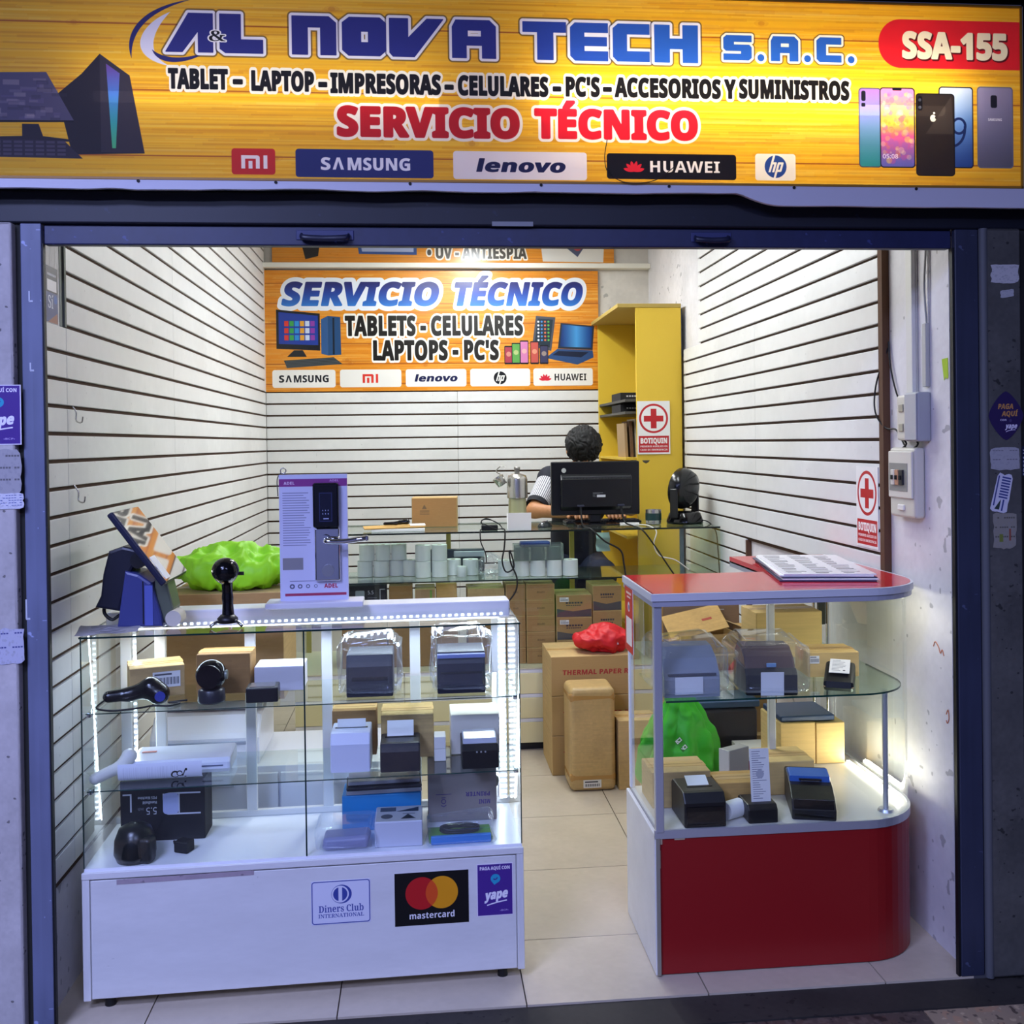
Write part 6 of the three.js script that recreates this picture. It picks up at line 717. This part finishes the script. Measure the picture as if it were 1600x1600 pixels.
// cables hanging over the front of the counter
const cord = (label, pts, r, m) => tag(mesh('hanging_cable', tube(pts, r, 80, 7), m, scene), label, 'cable');
cord('thin black cable with a plug hanging left over the counter glass', [[1.27, 1.085, -2.24], [1.26, 1.083, -2.19], [1.262, 1.03, -2.185], [1.285, 0.97, -2.185], [1.288, 0.93, -2.185]], 0.003, M.cable);
cord('thick black cable looping down the counter glass left of the paper card', [[1.37, 1.086, -2.24], [1.38, 1.083, -2.19], [1.376, 1.0, -2.184], [1.365, 0.93, -2.184], [1.385, 0.88, -2.184], [1.42, 0.90, -2.184], [1.40, 0.99, -2.182], [1.405, 0.93, -2.182], [1.435, 0.85, -2.184], [1.43, 0.79, -2.184], [1.37, 0.71, -2.184], [1.33, 0.66, -2.184]], 0.004, M.cable);
cord('black monitor cable falling across the counter glass at the middle', [[1.79, 1.16, -2.405], [1.79, 1.10, -2.38], [1.79, 1.084, -2.30], [1.81, 1.075, -2.19], [1.87, 1.02, -2.184], [1.95, 0.97, -2.184], [1.965, 0.90, -2.184], [1.98, 0.80, -2.184], [2.0, 0.74, -2.184]], 0.0045, M.cable);
cord('black monitor cable falling toward the right end of the counter', [[2.0, 1.16, -2.405], [2.01, 1.10, -2.38], [2.03, 1.084, -2.28], [2.06, 1.07, -2.19], [2.12, 0.99, -2.184], [2.18, 0.90, -2.184], [2.22, 0.84, -2.184]], 0.004, M.cable);
cord('white cable curling down from the monitor at the right', [[2.07, 1.084, -2.36], [2.11, 1.084, -2.24], [2.13, 1.06, -2.188], [2.115, 1.0, -2.184], [2.14, 0.945, -2.184], [2.22, 0.92, -2.184], [2.29, 0.87, -2.184]], 0.003, mat('#d8d4c4', 0.5));
cord('black fan cord falling off the right end of the counter', [[2.40, 1.10, -2.39], [2.44, 1.09, -2.36], [2.466, 1.05, -2.32], [2.467, 0.95, -2.28], [2.466, 0.86, -2.26], [2.467, 0.80, -2.25]], 0.003, M.cable);
// paper rolls
const makeRoll = () => { const t = new THREE.Group(); mesh('paper', lathe([[0.012, 0.001], [0.038, 0], [0.039, 0.002], [0.039, 0.078], [0.038, 0.08], [0.012, 0.079]], 30), mat('#e9ebe6', 0.75), t); mesh('core', lathe([[0.012, 0.001], [0.009, 0.002], [0.009, 0.078], [0.012, 0.079]], 16), M.cardPale, t); return t; };
const roll0 = makeRoll(), rolls = [[0.69, -2.45], [0.77, -2.45], [0.848, -2.47], [0.918, -2.45], [0.982, -2.375], [1.064, -2.375], [1.135, -2.44], [1.222, -2.42], [1.395, -2.34], [1.474, -2.33], [1.554, -2.32], [1.636, -2.315], [1.716, -2.31]], upper = [[0.70, -2.45, 0], [0.78, -2.452, 0], [0.86, -2.46, 0], [0.982, -2.38, 0], [1.064, -2.382, 0]];
const place = (label, x, y, z, group) => { const o = roll0.clone(); o.name = numbered('paper_roll'); o.position.set(x, y, z); o.userData = { label, category: 'paper roll', group }; scene.add(o); };
const nth = ['first', 'second', 'third', 'fourth', 'fifth', 'sixth', 'seventh', 'eighth', 'ninth'];
rolls.forEach(([x, z], i) => place(i < 8 ? nth[i] + ' white paper roll from the left on the rear counter shelf' : nth[i - 8] + ' white paper roll of the group under the clear tub', x, ZR, z, 'paper rolls in the rear counter'));
upper.forEach(([x, z], i) => place(nth[i] + ' from the left of the white paper rolls stacked on others', x, ZR + 0.081, z, 'stacked paper rolls in the rear counter'));
{ const t = thing('small_roll', 'thin short white roll between the larger paper rolls', 'paper roll', [1.175, ZR, -2.36]); mesh('paper', lathe([[0.006, 0], [0.024, 0], [0.024, 0.052], [0.006, 0.052]], 24), mat('#e9ebe6', 0.75), t); }
{ const t = thing('clear_tub', 'clear plastic tub with blue things above the paper rolls', 'tub', [1.555, ZR + 0.081, -2.325]); mesh('tub', J(bg(-0.125, 0.125, 0, 0.002, -0.045, 0.045), bg(-0.125, -0.123, 0, 0.08, -0.045, 0.045), bg(0.123, 0.125, 0, 0.08, -0.045, 0.045), bg(-0.125, 0.125, 0, 0.08, 0.043, 0.045), bg(-0.125, 0.125, 0, 0.08, -0.045, -0.043)), mat('#dfe6e2', 0.08, { transmission: 0.88, thickness: 0 }), t); for (let i = 0; i < 3; i++) mesh('jar', C(0.034, 0.034, 0.06, 20), mat('#8f9694', 0.4), t, -0.08 + i * 0.08, 0.033, 0); bx('blue_pack', mat('#26438e', 0.4), t, -0.09, 0.06, 0.064, 0.092, -0.03, 0.03, 0.008); }
{ const t = thing('plastic_bag', 'small crumpled clear plastic bag on the rear counter shelf', 'bag', [1.31, ZR, -2.30]); mesh('film', toCreasedNormals(crumple(new THREE.IcosahedronGeometry(0.05, 10), 0.03, 24, 6), 0.3), M.film, t, 0, 0.058, 0); }
{ const t = thing('cable_pack', 'dark cable packet behind the stacked paper rolls', 'cable pack', [1.16, ZR, -2.54]); bx('packet', mat('#384048', 0.4), t, -0.14, 0.14, 0, 0.12, -0.02, 0.02, 0.006); bx('white_fold', mat('#b7bdc4', 0.5), t, -0.02, 0.14, 0.08, 0.11, 0.02, 0.03, 0.004); }
{ const t = thing('face_mask', 'pale blue face mask hanging behind the counter glass', 'mask', [1.955, 0.965, -2.71]); const g = new THREE.PlaneGeometry(0.075, 0.10, 14, 14), p = g.attributes.position; for (let i = 0; i < p.count; i++) p.setZ(i, 0.012 * Math.sin(p.getY(i) * 90) + 0.02 * (1 - Math.pow(p.getX(i) / 0.05, 2))); g.computeVertexNormals(); mesh('cloth', g, mat('#bcd8dc', 0.8, { side: THREE.DoubleSide }), t); mesh('loop', tube([[-0.03, 0.06, 0], [-0.02, 0.10, 0.01], [0.0, 0.105, 0.012], [0.03, 0.06, 0]], 0.0018, 24, 5), M.white, t); }
{ const t = thing('stool', 'black bar stool under the seated person', 'stool', [1.87, 0, -3.16]); mesh('seat', lathe([[0, 0.595], [0.16, 0.595], [0.17, 0.612], [0.16, 0.632], [0, 0.636]]), M.blackMatte, t); mesh('post', C(0.02, 0.02, 0.56, 16), M.chrome, t, 0, 0.315, 0); mesh('foot_ring', new THREE.TorusGeometry(0.15, 0.009, 8, 32).rotateX(PI / 2), M.chrome, t, 0, 0.27, 0.0); mesh('spoke', B(0.30, 0.012, 0.012), M.chrome, t, 0, 0.27, 0); mesh('base', lathe([[0, 0], [0.19, 0], [0.19, 0.01], [0.03, 0.04], [0, 0.04]]), M.chrome, t); }

// ================================================================ PERSON
{
  const t = thing('person', 'person in a dark shirt with striped sleeves bent over behind the monitor', 'person', [1.87, 0, -3.0]);
  const hip = [0, 0.79, -0.15], chest = [0, 1.16, -0.03], neck = [0.005, 1.345, 0.045], head = [0.012, 1.475, 0.125];
  const sL = [-0.165, 1.30, 0.03], eL = [-0.275, 1.135, 0.20], wL = [-0.075, 1.125, 0.36], sR = [0.165, 1.30, 0.03], eR = [0.265, 1.14, 0.19], wR = [0.135, 1.125, 0.37];
  const leg = (s) => [[[s * 0.09, 0.79, -0.13, 0.085], [s * 0.11, 0.77, 0.14, 0.064]], [[s * 0.11, 0.77, 0.14, 0.064], [s * 0.11, 0.38, 0.02, 0.045]], [[s * 0.11, 0.38, 0.02, 0.045], [s * 0.11, 0.335, 0.03, 0.04]], [[s * 0.11, 0.315, 0.02, 0.034], [s * 0.12, 0.305, 0.13, 0.028]]];
  const B4 = (p, r) => [...p, r];
  const torso = [[B4(hip, 0.135), B4([0, 0.98, -0.10], 0.128)], [B4([0, 0.98, -0.10], 0.128), B4(chest, 0.135)], [B4([-0.075, 1.17, -0.03], 0.10), B4([0.075, 1.17, -0.03], 0.10)], [B4(sL, 0.055), B4(sR, 0.055)], [B4(chest, 0.12), B4(neck, 0.05)]];
  const arms = [[B4(sL, 0.05), B4(eL, 0.039)], [B4(eL, 0.039), B4(wL, 0.026)], [B4(sR, 0.05), B4(eR, 0.039)], [B4(eR, 0.039), B4(wR, 0.026)]];
  const skin = mat('#b97f52', 0.55), shirt = mat('#141726', 0.8), jeans = mat('#28304a', 0.85);
  const bodyG = flesh([...torso, ...arms, [B4(neck, 0.048), B4([0.008, 1.41, 0.08], 0.046)], ...leg(-1), ...leg(1)], 0.012, 0.03);
  const headG = flesh([[B4([0.008, 1.40, 0.075], 0.046), B4(head, 0.055)], [B4([0.012, 1.49, 0.095], 0.078), B4([0.012, 1.475, 0.14], 0.074)], [B4([0.012, 1.42, 0.135], 0.045), B4([0.012, 1.38, 0.125], 0.032)], [B4([0.012, 1.405, 0.175], 0.012), B4([0.012, 1.388, 0.182], 0.013)], [B4([-0.068, 1.47, 0.115], 0.014), B4([-0.072, 1.45, 0.12], 0.012)], [B4([0.092, 1.47, 0.115], 0.014), B4([0.096, 1.45, 0.12], 0.012)]], 0.005, 0.02);
  const hand = (w, s) => { const o = (a, b, c) => [w[0] + s * a, w[1] + b, w[2] + c]; const L = [[B4(w, 0.024), B4(o(0.012, -0.004, 0.035), 0.024)], [B4(o(-0.012, -0.004, 0.05), 0.016), B4(o(0.04, -0.004, 0.05), 0.016)]]; [[-0.016, 0.072], [0.004, 0.082], [0.024, 0.078], [0.042, 0.064]].forEach(([a, l], i) => { L.push([B4(o(a, -0.004, 0.055), 0.0095), B4(o(a + 0.004, 0.002, 0.055 + l * 0.5), 0.009)], [B4(o(a + 0.004, 0.002, 0.055 + l * 0.5), 0.009), B4(o(a + 0.005, -0.018, 0.055 + l * 0.85), 0.0078)]); }); L.push([B4(o(-0.014, -0.006, 0.02), 0.012), B4(o(-0.042, -0.012, 0.05), 0.0095)], [B4(o(-0.042, -0.012, 0.05), 0.0095), B4(o(-0.044, -0.016, 0.075), 0.0085)]); return flesh(L, 0.0035, 0.006); };
  mesh('body', J(bodyG, headG, hand(wL, 1), hand(wR, -1)), skin, t);
  mesh('shirt', flesh([[B4([0, 0.86, -0.13], 0.135), B4([0, 0.98, -0.10], 0.128)], ...torso.slice(1, 4), [B4(chest, 0.12), B4([0.003, 1.30, 0.03], 0.062)], [B4(sL, 0.056), B4([-0.185, 1.265, 0.06], 0.052)], [B4(sR, 0.056), B4([0.185, 1.265, 0.06], 0.052)]], 0.012, 0.03, 0.012), shirt, t);
  mesh('trousers', flesh([[B4(hip, 0.137), B4([0, 0.84, -0.14], 0.130)], ...leg(-1).slice(0, 2), ...leg(1).slice(0, 2)], 0.012, 0.03, 0.012), jeans, t);
  const stripe = canvas(256, 64, (g) => { g.fillStyle = '#d8d8dc'; g.fillRect(0, 0, 256, 64); g.fillStyle = '#4c4a56'; for (let i = 0; i < 36; i++) g.fillRect(i * 7.1, 0, 2.6, 64); });
  for (const [s, e] of [[sL, eL], [sR, eR]]) { const a = V3(...s), b = V3(...e), at = (k) => a.clone().lerp(b, k), dir = b.clone().sub(a).normalize(), seg = (k0, k1, r0, r1, n, m) => { const p = at(k0), q = at(k1), g = new THREE.CylinderGeometry(r0, r1, p.distanceTo(q), 32, 4, true), o = mesh(n, g, m, t); o.position.copy(p.add(q).multiplyScalar(0.5)); o.quaternion.setFromUnitVectors(V3(0, 1, 0), dir.clone().negate()); }; seg(0.18, 0.80, 0.066, 0.062, 'sleeve', new THREE.MeshStandardMaterial({ map: stripe, roughness: 0.85, side: THREE.DoubleSide })); seg(0.78, 0.90, 0.064, 0.061, 'cuff', mat('#14151e', 0.8, { side: THREE.DoubleSide })); }
  const hg = new THREE.IcosahedronGeometry(1, 28), hp = hg.attributes.position; for (let i = 0; i < hp.count; i++) { const x = hp.getX(i), y = hp.getY(i), z = hp.getZ(i), lock = 0.16 * fbm(x * 3 + 5, y * 4, z * 4, 3) + 0.06 * Math.abs(Math.sin(x * 11 + 5 * y + 9 * fbm(x * 3, y * 3, z * 3, 2))) - 0.03, k = 0.93 + lock; hp.setXYZ(i, x * 0.100 * k, Math.max(y, -0.97) * 0.105 * k, z * 0.112 * k); } hg.deleteAttribute('normal'); hg.deleteAttribute('uv'); const hh = mergeVertices(hg); hh.computeVertexNormals(); mesh('hair', hh, mat('#060505', 0.75), t, 0.012, 1.494, 0.13, 0.1);
  for (const s of [-1, 1]) mesh('eye', new THREE.SphereGeometry(0.009, 12, 8), mat('#e6e2da', 0.3), t, 0.012 + s * 0.03, 1.398, 0.168);
  mesh('mouth', B(0.036, 0.008, 0.006, 0.003), mat('#8a4a3c', 0.6), t, 0.012, 1.362, 0.150);
  for (const s of [-1, 1]) mesh('shoe', B(0.075, 0.045, 0.20, 0.02), M.blackMatte, t, s * 0.115, 0.29, 0.08);
}

scene.traverse((o) => { if (o.isMesh) { o.castShadow = o.receiveShadow = true; } });
renderer.render(scene, camera);
